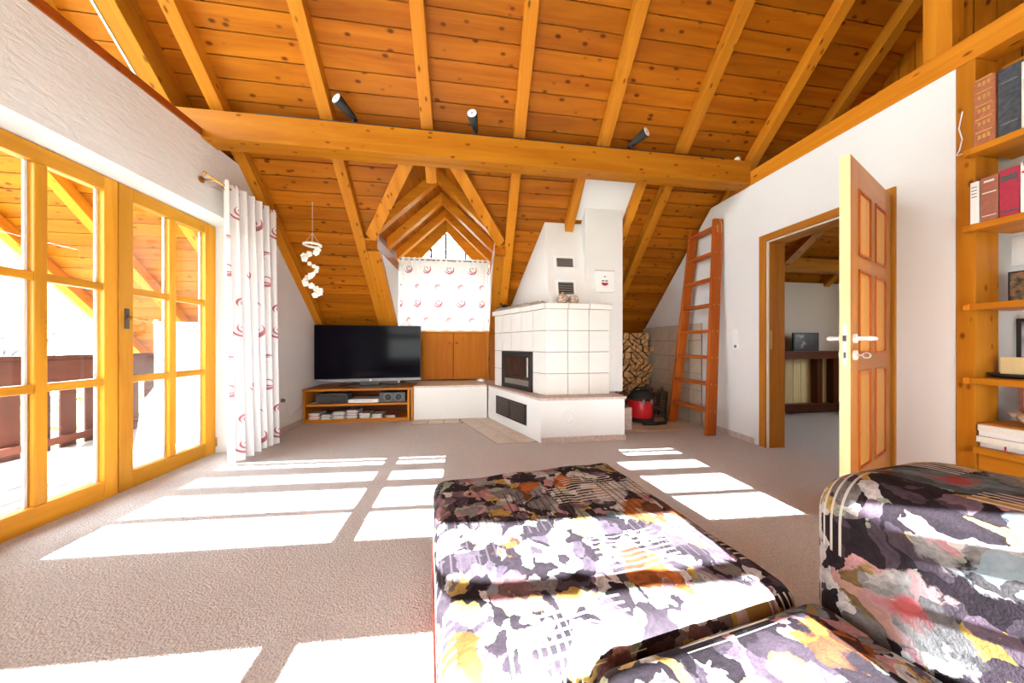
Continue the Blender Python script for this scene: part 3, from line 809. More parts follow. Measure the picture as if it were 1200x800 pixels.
for i in range(-1, 8):
    for k in range(0, 3):
        c = [HA + dv * (i * s + a) + nv * (k * s + b) for a, b in ((0.005, 0.005), (s - 0.005, 0.005), (s - 0.005, s - 0.005), (0.005, s - 0.005))]
        c = [(p.x, p.y) for p in c]
        if sum(c[j][0] * c[(j + 1) % 4][1] - c[(j + 1) % 4][0] * c[j][1] for j in range(4)) < 0: c.reverse()
        q = clip(c, zone_b)
        if len(q) > 2 and area(q) > 0.001: lay(q)
zone_a = [(-0.745, 3.875), (-0.085, 3.875), (-0.128, 3.978), (-0.128, 4.092), (-0.745, 4.092)]
bed(zone_a)
for i in range(4):
    x0 = -0.745 + i * 0.2
    q = clip([(x0 + 0.005, 3.878), (x0 + 0.195, 3.878), (x0 + 0.195, 4.09), (x0 + 0.005, 4.09)], zone_a)
    if len(q) > 2: lay(q)
lay([(-0.118, 3.985), (0.17, 4.09), (-0.118, 4.09)])
nook = [(1.63, 3.22), (2.83, 3.18), (2.83, 4.97), (1.63, 4.97)]
part('grout_bed', MB().prism([(x, y, -0.005) for x, y in nook], (0, 0, 0.008)), 'darkgrout', floor)
for i in range(6):
    for k in range(9):
        x0, y0 = 1.63 + i * 0.2, 3.18 + k * 0.2
        q = clip([(x0 + 0.003, y0 + 0.003), (x0 + 0.197, y0 + 0.003), (x0 + 0.197, y0 + 0.197), (x0 + 0.003, y0 + 0.197)], nook)
        if len(q) > 2 and area(q) > 0.001:
            part('floor_tile', MB().prism([(x, y, 0.001) for x, y in q], (0, 0, 0.007)), 'nooktile', floor)
part('grout_bed', B(XR - 0.006, 3.35, 0.0, XR + 0.001, 4.62, 1.272), 'darkgrout', wall_right)
for i in range(7):
    for k in range(6):
        y0, z0 = 3.35 + i * 0.21, k * 0.212
        y1 = min(y0 + 0.21, 4.62)
        if y1 - y0 > 0.03: part('wall_tile', B(XR - 0.012, y0 + 0.006, z0 + 0.003, XR - 0.004, y1 - 0.006, z0 + 0.209), 'walltile', wall_right, 0.0015)

# ------------------------------------------------------------------ fireplace
fp = thing('fireplace', 'white tiled wood stove fireplace with plaster hood and hearth bench', 'fireplace', (1.0, 3.6, 0))
ZH = 0.43
base = [(0.24, 4.12), (0.706, 2.975), (1.612, 2.965), (1.612, 4.9), (0.30, 4.9), (0.24, 4.62)]
part('hearth', MB().prism([(x, y, 0.0) for x, y in base], (0, 0, ZH)), 'smooth', fp)
slab = [(0.225, 4.13), (0.698, 2.962), (1.632, 2.952), (1.632, 4.9), (0.30, 4.9), (0.225, 4.62)]
part('hearth_slab', MB().prism([(x, y, ZH) for x, y in slab], (0, 0, 0.026)), 'stone', fp, 0.004)
part('plinth', B(0.712, 2.952, 0.0, 1.625, 2.966, 0.055), 'stone', fp, 0.002)
part('ring_cover', MB().torus((1.0, 2.962, 0.26), 0.066, 0.010, 'Y'), 'white', fp, smooth=True)
# slanted face helper
def slant(A, Bp, u0, u1, z0, z1, t0, t1):
    A, Bp = Vector(A), Vector(Bp); d = (Bp - A).normalized(); n = Vector((d.y, -d.x))
    c = [A + d * u + n * t for u, t in ((u0, t0), (u1, t0), (u1, t1), (u0, t1))]
    return MB().hexa([(p.x, p.y, z0) for p in c] + [(p.x, p.y, z1) for p in c])
hl = (HB - HA).length
ua, ub = 0.255, 0.975
vg = part('hearth_vent', slant(HA, HB, ua, ub, 0.115, 0.345, -0.005, 0.012), 'iron', fp, 0.002)
for k in range(7):
    z0 = 0.137 + k * 0.029
    part('slat', slant(HA, HB, ua + 0.03, ub - 0.03, z0, z0 + 0.016, 0.012, 0.019), 'vent', vg)
part('slat', slant(HA, HB, (ua + ub) / 2 - 0.02, (ua + ub) / 2 + 0.02, 0.13, 0.33, 0.012, 0.021), 'iron', vg)
# stove body
OA, OB, OC = (0.33, 4.08), (0.805, 3.14), (1.53, 3.14)
ZS, ZT = 0.456, 1.39
core = [(0.345, 4.10), (0.815, 3.155), (1.52, 3.155), (1.52, 3.295), (1.308, 3.295), (1.308, 4.59), (0.40, 4.59)]
part('stove_core', MB().prism([(x, y, ZS) for x, y in core], (0, 0, ZT - ZS)), 'grout', fp)
rh = (ZT - ZS) / 4
cw = (OC[0] - OB[0]) / 3
for r in range(4):
    for c in range(3):
        part('stove_tile', B(OB[0] + c * cw + 0.0025, 3.135, ZS + r * rh + 0.0025, OB[0] + (c + 1) * cw - 0.0025, 3.156, ZS + (r + 1) * rh - 0.0025), 'tile', fp, 0.004)
sl = (Vector(OB) - Vector(OA)).length
ue = [0.0, 0.195, 0.40, 0.61, 0.83, sl]
for r in range(4):
    for c in range(5):
        if r < 2 and 1 <= c <= 3: continue
        part('stove_tile', slant(OA, OB, ue[c] + 0.0025, ue[c + 1] - 0.0025, ZS + r * rh + 0.0025, ZS + (r + 1) * rh - 0.0025, -0.016, 0.005), 'tile', fp, 0.004)
for r in range(4):
    part('stove_tile', B(1.51, 3.16, ZS + r * rh + 0.0025, 1.532, 3.29, ZS + (r + 1) * rh - 0.0025), 'tile', fp, 0.003)
# fire door
fdr = part('fire_door', slant(OA, OB, 0.195, 0.83, ZS + 0.002, ZS + 2 * rh - 0.003, -0.010, 0.004), 'iron', fp, 0.003)
for a, b, z0, z1 in ((0.195, 0.25, ZS + 0.005, ZS + 2 * rh - 0.005), (0.775, 0.83, ZS + 0.005, ZS + 2 * rh - 0.005), (0.25, 0.775, ZS + 2 * rh - 0.06, ZS + 2 * rh - 0.005), (0.25, 0.775, ZS + 0.005, ZS + 0.06)):
    part('door_frame', slant(OA, OB, a, b, z0, z1, 0.004, 0.018), 'iron', fdr, 0.002)
part('door_glass', slant(OA, OB, 0.25, 0.775, ZS + 0.06, ZS + 2 * rh - 0.06, 0.004, 0.009), 'oven_glass', fdr)
part('ash_bed', slant(OA, OB, 0.26, 0.76, ZS + 0.062, ZS + 0.125, 0.009, 0.0105), 'greyvent', fdr)
part('door_handle', slant(OA, OB, 0.755, 0.785, ZS + 0.17, ZS + 2 * rh - 0.07, 0.03, 0.045), 'steel', fdr, 0.004)
# mantel
def mant(u0, u1, A, Bp): return slant(A, Bp, u0, u1, ZT, 1.452, -0.25, 0.03)
for c in range(3):
    part('mantel_tile', B(OB[0] + c * cw + (0.0015 if c else -0.012), 3.108, ZT, OB[0] + (c + 1) * cw - 0.0015 + (0.03 if c == 2 else 0), 3.248 if c < 2 else 3.296, 1.452), 'tile', fp, 0.008)
for c in range(5):
    e0, e1 = ue[c] + 0.0015 - (0.03 if c == 0 else 0), ue[c + 1] - 0.0015 + (0.0 if c == 4 else 0)
    part('mantel_tile', slant(OA, OB, e0, e1, ZT, 1.452, -0.12, 0.03), 'tile', fp, 0.008)
part('mantel_bed', MB().prism([(x, y, ZT) for x, y in ((0.43, 4.10), (0.86, 3.25), (1.308, 3.25), (1.308, 4.5), (0.43, 4.5))], (0, 0, 0.058)), 'smooth', fp)
# hood: slanted body running up into the roof slope
Q = PP - 0.012
def rz(x, y): return Q - y
hd = MB()
b0, b1 = (0.87, 3.25, 1.4525), (1.33, 3.25, 1.4525)
t0, t1 = (0.865, 3.44, Q - 3.44), (1.33, 3.44, Q - 3.44)
k0 = (0.545, 4.435, 1.4525)
kb = (1.33, 4.435, 1.4525)
hd.v = [b0, b1, kb, k0, t0, t1]
hd.f = [(0, 1, 5, 4), (1, 2, 5), (0, 4, 3), (3, 4, 5, 2), (0, 3, 2, 1)]
cbr = thing('chimney_breast', 'white plaster chimney breast with sloped hood and two air grilles above the stove', 'chimney', (1.2, 3.8, 1.453))
part('hood', hd, 'smooth', cbr)
part('chimney', MB().prism([(1.313, 3.30, 0.4565), (1.313, 4.5, 0.4565), (1.313, 4.5, Q - 4.5), (1.313, 3.30, Q - 3.30)], (0.456, 0, 0)), 'plaster', cbr)
# hood air grilles
def grille(x0, x1, z0, z1):
    def yf(z): return 3.25 + 0.19 * (z - 1.45) / 0.988
    g_ = part('air_grille', MB().hexa([(x0 - 0.03, yf(z0 - 0.03) - 0.006, z0 - 0.03), (x1 + 0.03, yf(z0 - 0.03) - 0.006, z0 - 0.03), (x1 + 0.03, yf(z0 - 0.03) + 0.01, z0 - 0.03), (x0 - 0.03, yf(z0 - 0.03) + 0.01, z0 - 0.03),
                                       (x0 - 0.03, yf(z1 + 0.03) - 0.006, z1 + 0.03), (x1 + 0.03, yf(z1 + 0.03) - 0.006, z1 + 0.03), (x1 + 0.03, yf(z1 + 0.03) + 0.01, z1 + 0.03), (x0 - 0.03, yf(z1 + 0.03) + 0.01, z1 + 0.03)]), 'white', cbr, 0.002)
    part('grille_opening', MB().hexa([(x0, yf(z0) - 0.008, z0), (x1, yf(z0) - 0.008, z0), (x1, yf(z0), z0), (x0, yf(z0), z0), (x0, yf(z1) - 0.008, z1), (x1, yf(z1) - 0.008, z1), (x1, yf(z1), z1), (x0, yf(z1), z1)]), 'iron', g_)
    n = 5
    for k in range(n):
        z = z0 + (k + 0.35) * (z1 - z0) / n
        part('slat', B(x0, yf(z) - 0.016, z, x1, yf(z) - 0.006, z + 0.010), 'greyvent', g_)
grille(0.985, 1.175, 1.90, 2.005)
grille(0.985, 1.165, 1.575, 1.715)
pl = thing('wall_plaque', 'square white plaque with small dark red emblem on the chimney', 'plaque', (1.542, 3.297, 1.61))
part('board', B(1.427, 3.284, 1.61, 1.657, 3.298, 1.86), 'white', pl, 0.003)
part('top_edge', B(1.425, 3.280, 1.855, 1.659, 3.298, 1.866), 'stone', pl)
part('emblem', MB().prism([(1.542 + 0.042 * math.cos(a), 3.2825, 1.722 + 0.036 * math.sin(a)) for a in [math.pi + math.pi * i / 10 for i in range(11)]], (0, 0.0015, 0)), 'darkred', pl)
part('emblem', B(1.506, 3.2825, 1.735, 1.536, 3.284, 1.750), 'ink', pl)
part('emblem', B(1.548, 3.2825, 1.735, 1.578, 3.284, 1.750), 'ink', pl)
part('emblem', B(1.530, 3.2825, 1.785, 1.554, 3.284, 1.797), 'greyvent', pl)
# bench under the dormer, continuing the hearth
bn = thing('tiled_bench', 'low white plaster bench with beige tile top under the dormer cupboard', 'bench', (-0.25, 4.38, 0))
part('bench_base', B(-0.745, 4.10, 0, 0.222, 4.655, 0.43), 'smooth', bn)
for k in range(5):
    x0 = -0.748 + k * 0.1945
    part('top_tile', B(x0, 4.085, 0.43, x0 + 0.191, 4.655, 0.455), 'floortile', bn, 0.003)

# things on the mantel and hearth
def pos_slant(u, t):
    A, Bp = Vector(OA), Vector(OB); d = (Bp - A).normalized(); n = Vector((d.y, -d.x))
    p = A + d * u + n * t
    return p.x, p.y
for k in range(45):
    u = 0.04 + (k % 15) * 0.0625 + (0.02 if k // 15 == 1 else 0.0); t = 0.002 - 0.058 * (k // 15)
    x, y = pos_slant(u, t)
    r = random.uniform(0.025, 0.0302)
    single('pebble', MB().ball((x, y, 1.452 + r * 0.72), r, (1, random.uniform(0.7, 1), 0.75), 8, 5), 'pebble', 'small rounded brown pebble in the row along the stove mantel', 'pebble', 'pebbles along the stove mantel', smooth=True)
x, y = pos_slant(0.14, -0.062)
bd = thing('bird_figure', 'small black bird figure among the pebbles on the mantel', 'figurine', (x, y, 1.493))
part('body', MB().ball((0, 0, 0.028), 0.03, (1.5, 0.8, 0.8)), 'matteblack', bd, smooth=True, world=False)
part('head', MB().ball((-0.045, 0, 0.052), 0.017), 'matteblack', bd, smooth=True, world=False)
part('tail', B(0.035, -0.008, 0.026, 0.085, 0.008, 0.034), 'matteblack', bd, world=False)
for x, y, sc_, lab in ((1.0, 3.175, 1.05, 'round painted ceramic pot under the air grille on the mantel'), (1.13, 3.175, 0.9, 'smaller painted ceramic pot near the chimney on the mantel')):
    pt = thing('ceramic_pot', lab, 'pot', (x, y, 1.452), group='painted pots on the mantel')
    part('body', MB().lathe([(0.03 * sc_, 0), (0.05 * sc_, 0.012 * sc_), (0.062 * sc_, 0.045 * sc_), (0.055 * sc_, 0.075 * sc_), (0.045 * sc_, 0.085 * sc_)]), 'ceramic', pt, smooth=True, world=False)
    part('lid', MB().lathe([(0.047 * sc_, 0.085 * sc_), (0.035 * sc_, 0.10 * sc_), (0.008 * sc_, 0.108 * sc_), (0.012 * sc_, 0.12 * sc_), (0.002, 0.125 * sc_)]), 'ceramic', pt, smooth=True, world=False)
cbx = thing('tealight_dish', 'small white dish at the end of the bench by the stove', 'dish', (0.15, 4.40, 0.455))
part('dish', MB().lathe([(0.045, 0), (0.06, 0.012), (0.065, 0.04), (0.055, 0.04), (0.05, 0.015)]), 'white', cbx, smooth=True, world=False)
part('candle', MB().cyl((0, 0, 0.014), (0, 0, 0.05), 0.024, seg=14), 'paper', cbx, world=False)

# ------------------------------------------------------------------ dormer cupboard and curtain
cb = thing('dormer_cupboard', 'built in pine cupboard with double doors beneath the dormer curtain', 'cupboard', (DC, 4.83, 0.456))
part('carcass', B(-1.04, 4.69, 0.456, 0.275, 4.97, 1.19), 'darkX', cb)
part('top_board', B(-1.045, 4.64, 1.19, 0.285, 4.97, 1.212), 'beamX', cb, 0.003)
for x0, x1, kx in ((-1.035, -0.803, None), (-0.795, -0.268, -0.315), (-0.258, 0.232, -0.212)):
    dr = part('cupboard_door', B(x0, 4.667, 0.475, x1, 4.689, 1.185), 'cupZ', cb, 0.003)
    if kx: part('knob', MB().lathe([(0.010, 0), (0.012, 0.01), (0.023, 0.018), (0.021, 0.026), (0.004, 0.029)], (0, 0, 0), 14), 'redX', dr, smooth=True, world=False)
    for ch in dr.children:
        ch.location = (kx - (dr.location.x + cb.location.x), -0.011, 1.03 - (dr.location.z + cb.location.z)); ch.rotation_euler = (R(90), 0, 0)
part('side_board', B(0.287, 4.60, 0.458, 0.43, 4.625, 1.30), 'pineZ', ceiling, 0.003)
part('stile', B(0.237, 4.66, 0.456, 0.285, 4.69, 1.19), 'beamZ', cb, 0.003)
def curtain(name, pts_fn, n, z0, z1, mat, label, hang):
    """n columns; pts_fn(t) -> (x, y); z0(t) bottom, z1 top"""
    mb = MB(); uv = []
    rowsn = 26
    arc = 0.0; last = None; top = [pts_fn(i / n, 1.0) for i in range(n + 1)]
    arcs = []
    for p in top:
        if last: arc += math.hypot(p[0] - last[0], p[1] - last[1])
        arcs.append(arc); last = p
    for j in range(rowsn + 1):
        f = j / rowsn
        for i in range(n + 1):
            x, y = pts_fn(i / n, f)
            z = z0(i / n) + (z1 - z0(i / n)) * f
            mb.v.append((x, y, z)); uv.append((arcs[i], z))
    for j in range(rowsn):
        for i in range(n):
            a = j * (n + 1) + i
            mb.f.append((a, a + 1, a + n + 2, a + n + 1))
    mb.uv = uv
    return mb
def dc_fn(t, f):
    x = -1.042 + 1.325 * t
    amp = 0.022 if (t < 0.28 or t > 0.86) else 0.011
    k = 17.0
    return (x, 4.60 + amp * math.sin(t * k * 2 * math.pi * (1.0 if t < 0.28 or t > 0.86 else 1.0)) + 0.006 * math.sin(t * 31 + f * 3))
mbc = curtain('curtain', dc_fn, 220, lambda t: 1.213 + 0.004 * math.sin(t * 40), 2.30, 'curtainD', '', None)
dcur = thing('dormer_curtain', 'short white curtain with dark red crescent swirls hanging in the dormer', 'curtain', (DC, 4.60, 1.21))
part('cloth', mbc, 'curtainD', dcur, smooth=True)
single('dormer_curtain_rod', MB().cyl((DC - 0.66, 4.60, 2.268), (DC + 0.66, 4.60, 2.268), 0.007, seg=10), 'ink', 'thin dark curtain rod across the dormer window', 'curtain rod', smooth=True)

# ------------------------------------------------------------------ left curtain and rod
def lc_fn(t, f):
    y = 2.755 + 0.60 * t + (1 - f) * (0.02 * math.sin(t * 5))
    x = -2.02 + 0.048 * math.sin(t * 6.5 * 2 * math.pi + 0.5) * (0.8 + 0.25 * (1 - f)) + 0.03 * t + (1 - f) * 0.035
    return (x, y)
lcur = thing('long_curtain', 'long white eyelet curtain with wine red swirl print beside the double door', 'curtain', (-2.0, 3.05, 0.012))
part('cloth', curtain('c', lc_fn, 200, lambda t: 0.014 + 0.006 * math.sin(t * 33), 2.36, 'curtainL', '', None), 'curtainL', lcur, smooth=True)
for k in range(7):
    t = (k + 0.46) / 6.5 * 0.98
    if t < 1:
        x, y = lc_fn(t, 0.98)
        part('eyelet', MB().torus((x, y, 2.318), 0.022, 0.005, 'Y', 18, 6), 'brass', lcur, smooth=True)
rod = thing('curtain_rod', 'brass curtain rod on wall brackets above the glazed door', 'curtain rod', (-2.0, 3.0, 2.31))
part('rod', MB().cyl((-2.02, 2.60, 2.318), (-2.02, 3.40, 2.318), 0.009, seg=12), 'brass', rod, smooth=True)
part('finial', MB().ball((-2.02, 2.592, 2.318), 0.014), 'brass', rod, smooth=True)
for yb in (2.70, 3.37):
    br = part('bracket', MB().cyl((XL, yb, 2.318), (-2.02, yb, 2.318), 0.006, seg=10), 'brass', rod, smooth=True)
    part('bracket_plate', MB().cyl((XL, yb, 2.318), (XL + 0.01, yb, 2.318), 0.025, seg=16), 'brass', rod)

# ------------------------------------------------------------------ television and stand
st = thing('media_stand', 'low open pine media stand in the corner', 'tv stand', (-1.45, 4.35, 0))
X0, X1 = -2.098, -0.752
part('top', B(X0, 4.08, 0.41, X1 - 0.03, 4.60, 0.44), 'doorX', st, 0.003)
part('bottom', B(X0 + 0.03, 4.10, 0.0, X1 - 0.05, 4.60, 0.045), 'doorX', st, 0.003)
part('middle_shelf', B(X0 + 0.03, 4.10, 0.215, X1 - 0.075, 4.60, 0.24), 'doorX', st, 0.003)
part('side_panel', B(X0, 4.09, 0.0, X0 + 0.03, 4.60, 0.41), 'doorZ', st, 0.003)
part('side_panel', B(X1 - 0.075, 4.09, 0.0, X1 - 0.045, 4.60, 0.41), 'doorZ', st, 0.003)
part('side_panel', B(X1 - 0.03, 4.085, 0.0, X1, 4.60, 0.44), 'doorZ', st, 0.003)
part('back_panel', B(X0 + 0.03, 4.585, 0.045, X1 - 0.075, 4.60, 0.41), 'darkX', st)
tv = thing('television', 'large flat screen television on the pine media stand', 'television', (-1.37, 4.30, 0.441), R(4.0))
def tp(n, mb, m, b=0.0, sm=False): return part(n, mb, m, tv, b, sm, world=False)
tp('housing', B(-0.675, 0.0, 0.065, 0.675, 0.045, 0.825), 'black', 0.006)
tp('screen', B(-0.667, -0.003, 0.105, 0.667, 0.0005, 0.817), 'tvscreen')
tp('lower_bezel', B(-0.675, -0.006, 0.065, 0.675, 0.001, 0.102), 'silver', 0.003)
tp('logo', MB().cyl((0.02, -0.009, 0.082), (0.02, -0.0055, 0.082), 0.012, seg=14), 'lens')
tp('neck', B(-0.12, 0.01, 0.012, 0.12, 0.04, 0.08), 'greyplastic', 0.004)
tp('foot', MB().prism([(0.38 * math.cos(a), 0.02 + 0.13 * math.sin(a), 0.0) for a in [2 * math.pi * i / 32 for i in range(32)]], (0, 0, 0.012)), 'greyplastic', 0.003)
sp1 = thing('dock_speaker', 'long rounded black portable speaker on the media stand shelf', 'speaker', (-1.79, 4.24, 0.241))
part('body', B(-0.20, -0.09, 0.0, 0.20, 0.09, 0.125), 'speaker', sp1, 0.03, world=False)
part('rim', MB().tube([(-0.19, -0.092, 0.118), (0.19, -0.092, 0.118), (0.198, -0.092, 0.02)], 0.004), 'silver', sp1, world=False)
sp2 = thing('twin_speaker', 'grey stereo speaker with two round drivers on the media stand shelf', 'speaker', (-1.03, 4.24, 0.241))
part('cabinet', B(-0.165, -0.09, 0.0, 0.165, 0.09, 0.13), 'greyplastic', sp2, 0.008, world=False)
for dx in (-0.055, 0.08):
    part('driver_ring', MB().torus((dx, -0.092, 0.068), 0.05, 0.005, 'Y', 24, 6), 'silver', sp2, world=False)
    part('driver_cone', MB().cyl((dx, -0.096, 0.068), (dx, -0.088, 0.068), 0.022, 0.045, 20), 'black', sp2, world=False)
mp = thing('disc_player', 'slim white disc player between the two speakers', 'player', (-1.39, 4.25, 0.241))
part('casing', B(-0.185, -0.12, 0.003, 0.185, 0.12, 0.05), 'whiteplastic', mp, 0.004, world=False)
part('feet', B(-0.17, -0.10, 0.0, 0.17, 0.10, 0.003), 'black', mp, world=False)
part('disc_slot', B(-0.12, -0.1215, 0.03, 0.12, -0.12, 0.034), 'ink', mp, world=False)
rc = thing('remote_control', 'grey remote control lying at the edge of the media stand shelf', 'remote', (-2.0, 4.16, 0.241), R(20))
part('shell', B(-0.05, -0.02, 0, 0.05, 0.02, 0.014), 'silver', rc, 0.004, world=False)
part('buttons', B(-0.035, -0.012, 0.014, 0.03, 0.012, 0.016), 'ink', rc, world=False)
disc_cols = [(0.55, 0.16, 0.13), (0.5, 0.48, 0.47), (0.16, 0.15, 0.17), (0.36, 0.30, 0.24), (0.62, 0.60, 0.58), (0.30, 0.10, 0.09), (0.13, 0.16, 0.2)]
xs = X0 + 0.06
def case_stack(x, wd, n, cols_, group):
    for i in range(n):
        c = cols_[i % len(cols_)]
        key = 'case%d' % disc_cols.index(c)
        if key not in M: M[key] = plain(key, c, 0.35)
        words = {0: 'dull red', 1: 'light grey', 2: 'near black', 3: 'brown', 4: 'whitish', 5: 'maroon', 6: 'slate'}[disc_cols.index(c)]
        z = 0.0455 + i * 0.0165
        dx = random.uniform(-0.004, 0.004)
        o = thing('disc_case', '%s disc case in the stacks on the bottom board of the media stand' % words, 'disc case', (x + wd / 2 + dx, 4.20, z), group='disc cases on the bottom board of the media stand')
        part('case', B(-wd / 2, -0.09, 0, wd / 2, 0.09, 0.0155), key, o, 0.001, world=False)
        part('spine_label', B(-wd / 2 + 0.02, -0.0906, 0.004, wd / 2 - 0.02, -0.09, 0.011), 'whitebook' if i % 2 else 'paper', o, world=False)
dcs = disc_cols
for x, wd, n, cs in ((-2.04, 0.13, 5, [dcs[0], dcs[4], dcs[0]]), (-1.895, 0.125, 4, [dcs[1], dcs[2]]), (-1.755, 0.15, 6, [dcs[3], dcs[1], dcs[6]]), (-1.59, 0.14, 7, [dcs[5], dcs[4], dcs[2], dcs[1]]), (-1.43, 0.13, 4, [dcs[3], dcs[4]]), (-1.285, 0.13, 3, [dcs[4], dcs[2]]), (-1.11, 0.13, 2, [dcs[2], dcs[5]])):
    case_stack(x, wd, n, cs, None)
# wall socket, cable
so = thing('wall_socket', 'double wall socket with plug beside the long curtain', 'socket', (XL, 3.66, 0.33))
part('plate', B(XL, 3.60, 0.33, XL + 0.012, 3.74, 0.41), 'whiteplastic', so, 0.003)
part('plug', MB().cyl((XL + 0.012, 3.70, 0.37), (XL + 0.045, 3.70, 0.37), 0.02, seg=14), 'greyvent', so)
single('power_cable', MB().tube([(XL + 0.04, 3.70, 0.365), (XL + 0.06, 3.74, 0.30), (XL + 0.03, 3.85, 0.16), (XL + 0.02, 4.0, 0.21), (XL + 0.02, 4.07, 0.25)], 0.005), 'whiteplastic', 'pale cable running from the wall socket to the media stand', 'cable', smooth=True)
# light switches by the ladder
sw = thing('light_switch', 'white triple switch plate on the wall beside the ladder', 'switch', (XR, 2.87, 0.94))
part('plate', B(XR - 0.010, 2.83, 0.94, XR, 2.91, 1.17), 'whiteplastic', sw, 0.003)
for k in range(3): part('rocker', B(XR - 0.014, 2.842, 0.952 + k * 0.073, XR - 0.010, 2.898, 1.012 + k * 0.073), 'white', sw, 0.002)
part('socket_hole', MB().cyl((XR - 0.0145, 2.87, 0.985), (XR - 0.0138, 2.87, 0.985), 0.018, seg=16), 'greyvent', sw)

# ------------------------------------------------------------------ hanging mobile
mo = thing('hanging_mobile', 'hanging mobile of white shells on threads below a white ring', 'mobile', (-1.60, 3.30, 1.47))
part('ring', MB().torus((-1.60, 3.30, 2.02), 0.075, 0.012, 'Z', 24, 6), 'shell', mo, smooth=True)
part('thread', MB().tube([(-1.60, 3.30, 2.02), (-1.60, 3.30, 2.46)], 0.0015, 5), 'shell', mo)
for k in range(3):
    a = k * 2.1
    part('thread', MB().tube([(-1.60, 3.30, 2.14), (-1.60 + 0.075 * math.cos(a), 3.30 + 0.075 * math.sin(a), 2.02)], 0.0012, 5), 'shell', mo)
sh_pts = [(0.05, 1.97), (0.02, 1.95), (-0.04, 1.93), (-0.07, 1.90), (-0.06, 1.87), (-0.03, 1.83), (0.0, 1.81), (0.04, 1.79), (0.05, 1.75), (0.02, 1.72), (-0.02, 1.71), (-0.06, 1.69), (-0.07, 1.65), (-0.05, 1.62), (0.0, 1.60), (0.03, 1.575), (0.06, 1.56), (0.07, 1.53), (0.04, 1.505)]
for i, (dx, z) in enumerate(sh_pts):
    r = 0.018 if 5 <= i <= 9 else 0.026
    mb = MB()
    for k in range(5):
        a = k * 1.257 + i
        mb.ball((-1.60 + dx + r * 0.7 * math.cos(a), 3.30 + 0.03 * math.sin(i * 1.3), z + r * 0.7 * math.sin(a)), r * 0.62, (1, 0.5, 1), 8, 5)
    part('shell', mb, 'shell', mo, smooth=True)
part('thread', MB().tube([(-1.60 + dx, 3.30 + 0.03 * math.sin(i * 1.3), z) for i, (dx, z) in enumerate(sh_pts)], 0.0012, 4), 'shell', mo)

# ------------------------------------------------------------------ spot lamps on the beam
track = single('lamp_track', B(-1.75, 2.715, 2.8855, 2.55, 2.745, 2.903), 'matteblack', 'thin black lamp track along the top of the big beam', 'lamp track')
for xb, xh, zh, lab in ((-1.0, -1.085, 3.055, 'black spot lamp on the beam above the television'), (0.045, 0.012, 3.05, 'black spot lamp on the beam above the dormer'), (1.56, 1.64, 3.05, 'black spot lamp on the beam above the chimney')):
    s_ = thing('spot_lamp', lab, 'lamp', (xb, 2.73, 2.9035), group='spot lamps on the beam')
    part('stem', MB().tube([(xb, 2.73, 2.9035), (xb, 2.745, 2.95), (xb, 2.762, 2.962)], 0.010, 10), 'matteblack', s_, smooth=True)
    a = Vector((xb, 2.765, 2.968)); b_ = Vector((xh, 2.61, zh - 0.045)); d_ = (b_ - a).normalized()
    part('lamp_head', MB().tube([a - d_ * 0.02, a + d_ * 0.02, a + d_ * 0.07, b_], [0.014, 0.026, 0.032, 0.047], 16), 'matteblack', s_, smooth=True)
    part('lamp_glass', MB().tube([b_ - d_ * 0.004, b_ + d_ * 0.004], [0.043, 0.041], 16), 'lens', s_)
    part('bulb_cap', MB().tube([b_ + d_ * 0.004, b_ + d_ * 0.007], [0.008, 0.006], 10), 'greyvent', s_)
cup = thing('white_lamp_holder', 'small white lamp holder at the end of the beam by the wall plate', 'lamp', (2.74, 2.75, 2.8855))
part('body', MB().lathe([(0.03, 0), (0.032, 0.02), (0.024, 0.05), (0.02, 0.055)]), 'whiteplastic', cup, smooth=True, world=False)
part('stem', MB().cyl((0, 0, 0.055), (0, 0, 0.065), 0.008, seg=8), 'steel', cup, world=False)

# ------------------------------------------------------------------ ladder
ld = thing('ladder', 'reddish brown wooden step ladder leaning on the wall', 'ladder', (2.6, 3.25, 0.008))
def rail_l(y0, y1, ztop, xt):
    w = 0.062
    x0, x1 = 2.60, xt
    A = [(x0 - w, y0 - 0.019, 0.008), (x0 + w, y0 - 0.019, 0.008), (x0 + w, y0 + 0.019, 0.008), (x0 - w, y0 + 0.019, 0.008)]
    T_ = [(x1 - w, y1 - 0.019, ztop), (x1 + w * 0.8, y1 - 0.019, ztop), (x1 + w * 0.8, y1 + 0.019, ztop), (x1 - w, y1 + 0.019, ztop)]
    return MB().hexa(A + T_)
yb0, yt0, yb1, yt1, ztp, xtp = 2.945, 3.04, 3.555, 3.40, 2.43, 2.785
r1 = part('rail', rail_l(yb0, yt0, ztp, xtp), 'redZ', ld, 0.008)
r2 = part('rail', rail_l(yb1, yt1, ztp, xtp), 'redZ', ld, 0.008)
for k in range(8):
    z = 0.27 + k * 0.295
    f = z / ztp
    xc = 2.60 + (xtp - 2.60) * f
    ya, yb_ = yb0 + (yt0 - yb0) * f + 0.015, yb1 + (yt1 - yb1) * f - 0.015
    part('rung', B(xc - 0.055, ya, z - 0.018, xc + 0.05, yb_, z + 0.018), 'redY', ld, 0.005)
    for dx in (-0.03, 0.03):
        part('screw', MB().cyl((xc + dx, ya - 0.036, z), (xc + dx, ya - 0.033, z), 0.006, seg=8), 'brass', r1, world=True)
part('rope_loop', MB().tube([(xtp - 0.03, yt0 - 0.024, ztp - 0.16), (xtp - 0.03, yt0 - 0.026, ztp - 0.06), (xtp - 0.015, yt0 - 0.026, ztp - 0.025), (xtp + 0.01, yt0 - 0.026, ztp - 0.025), (xtp + 0.025, yt0 - 0.026, ztp - 0.06), (xtp + 0.025, yt0 - 0.024, ztp - 0.16)], 0.006), 'brass', ld, smooth=True)

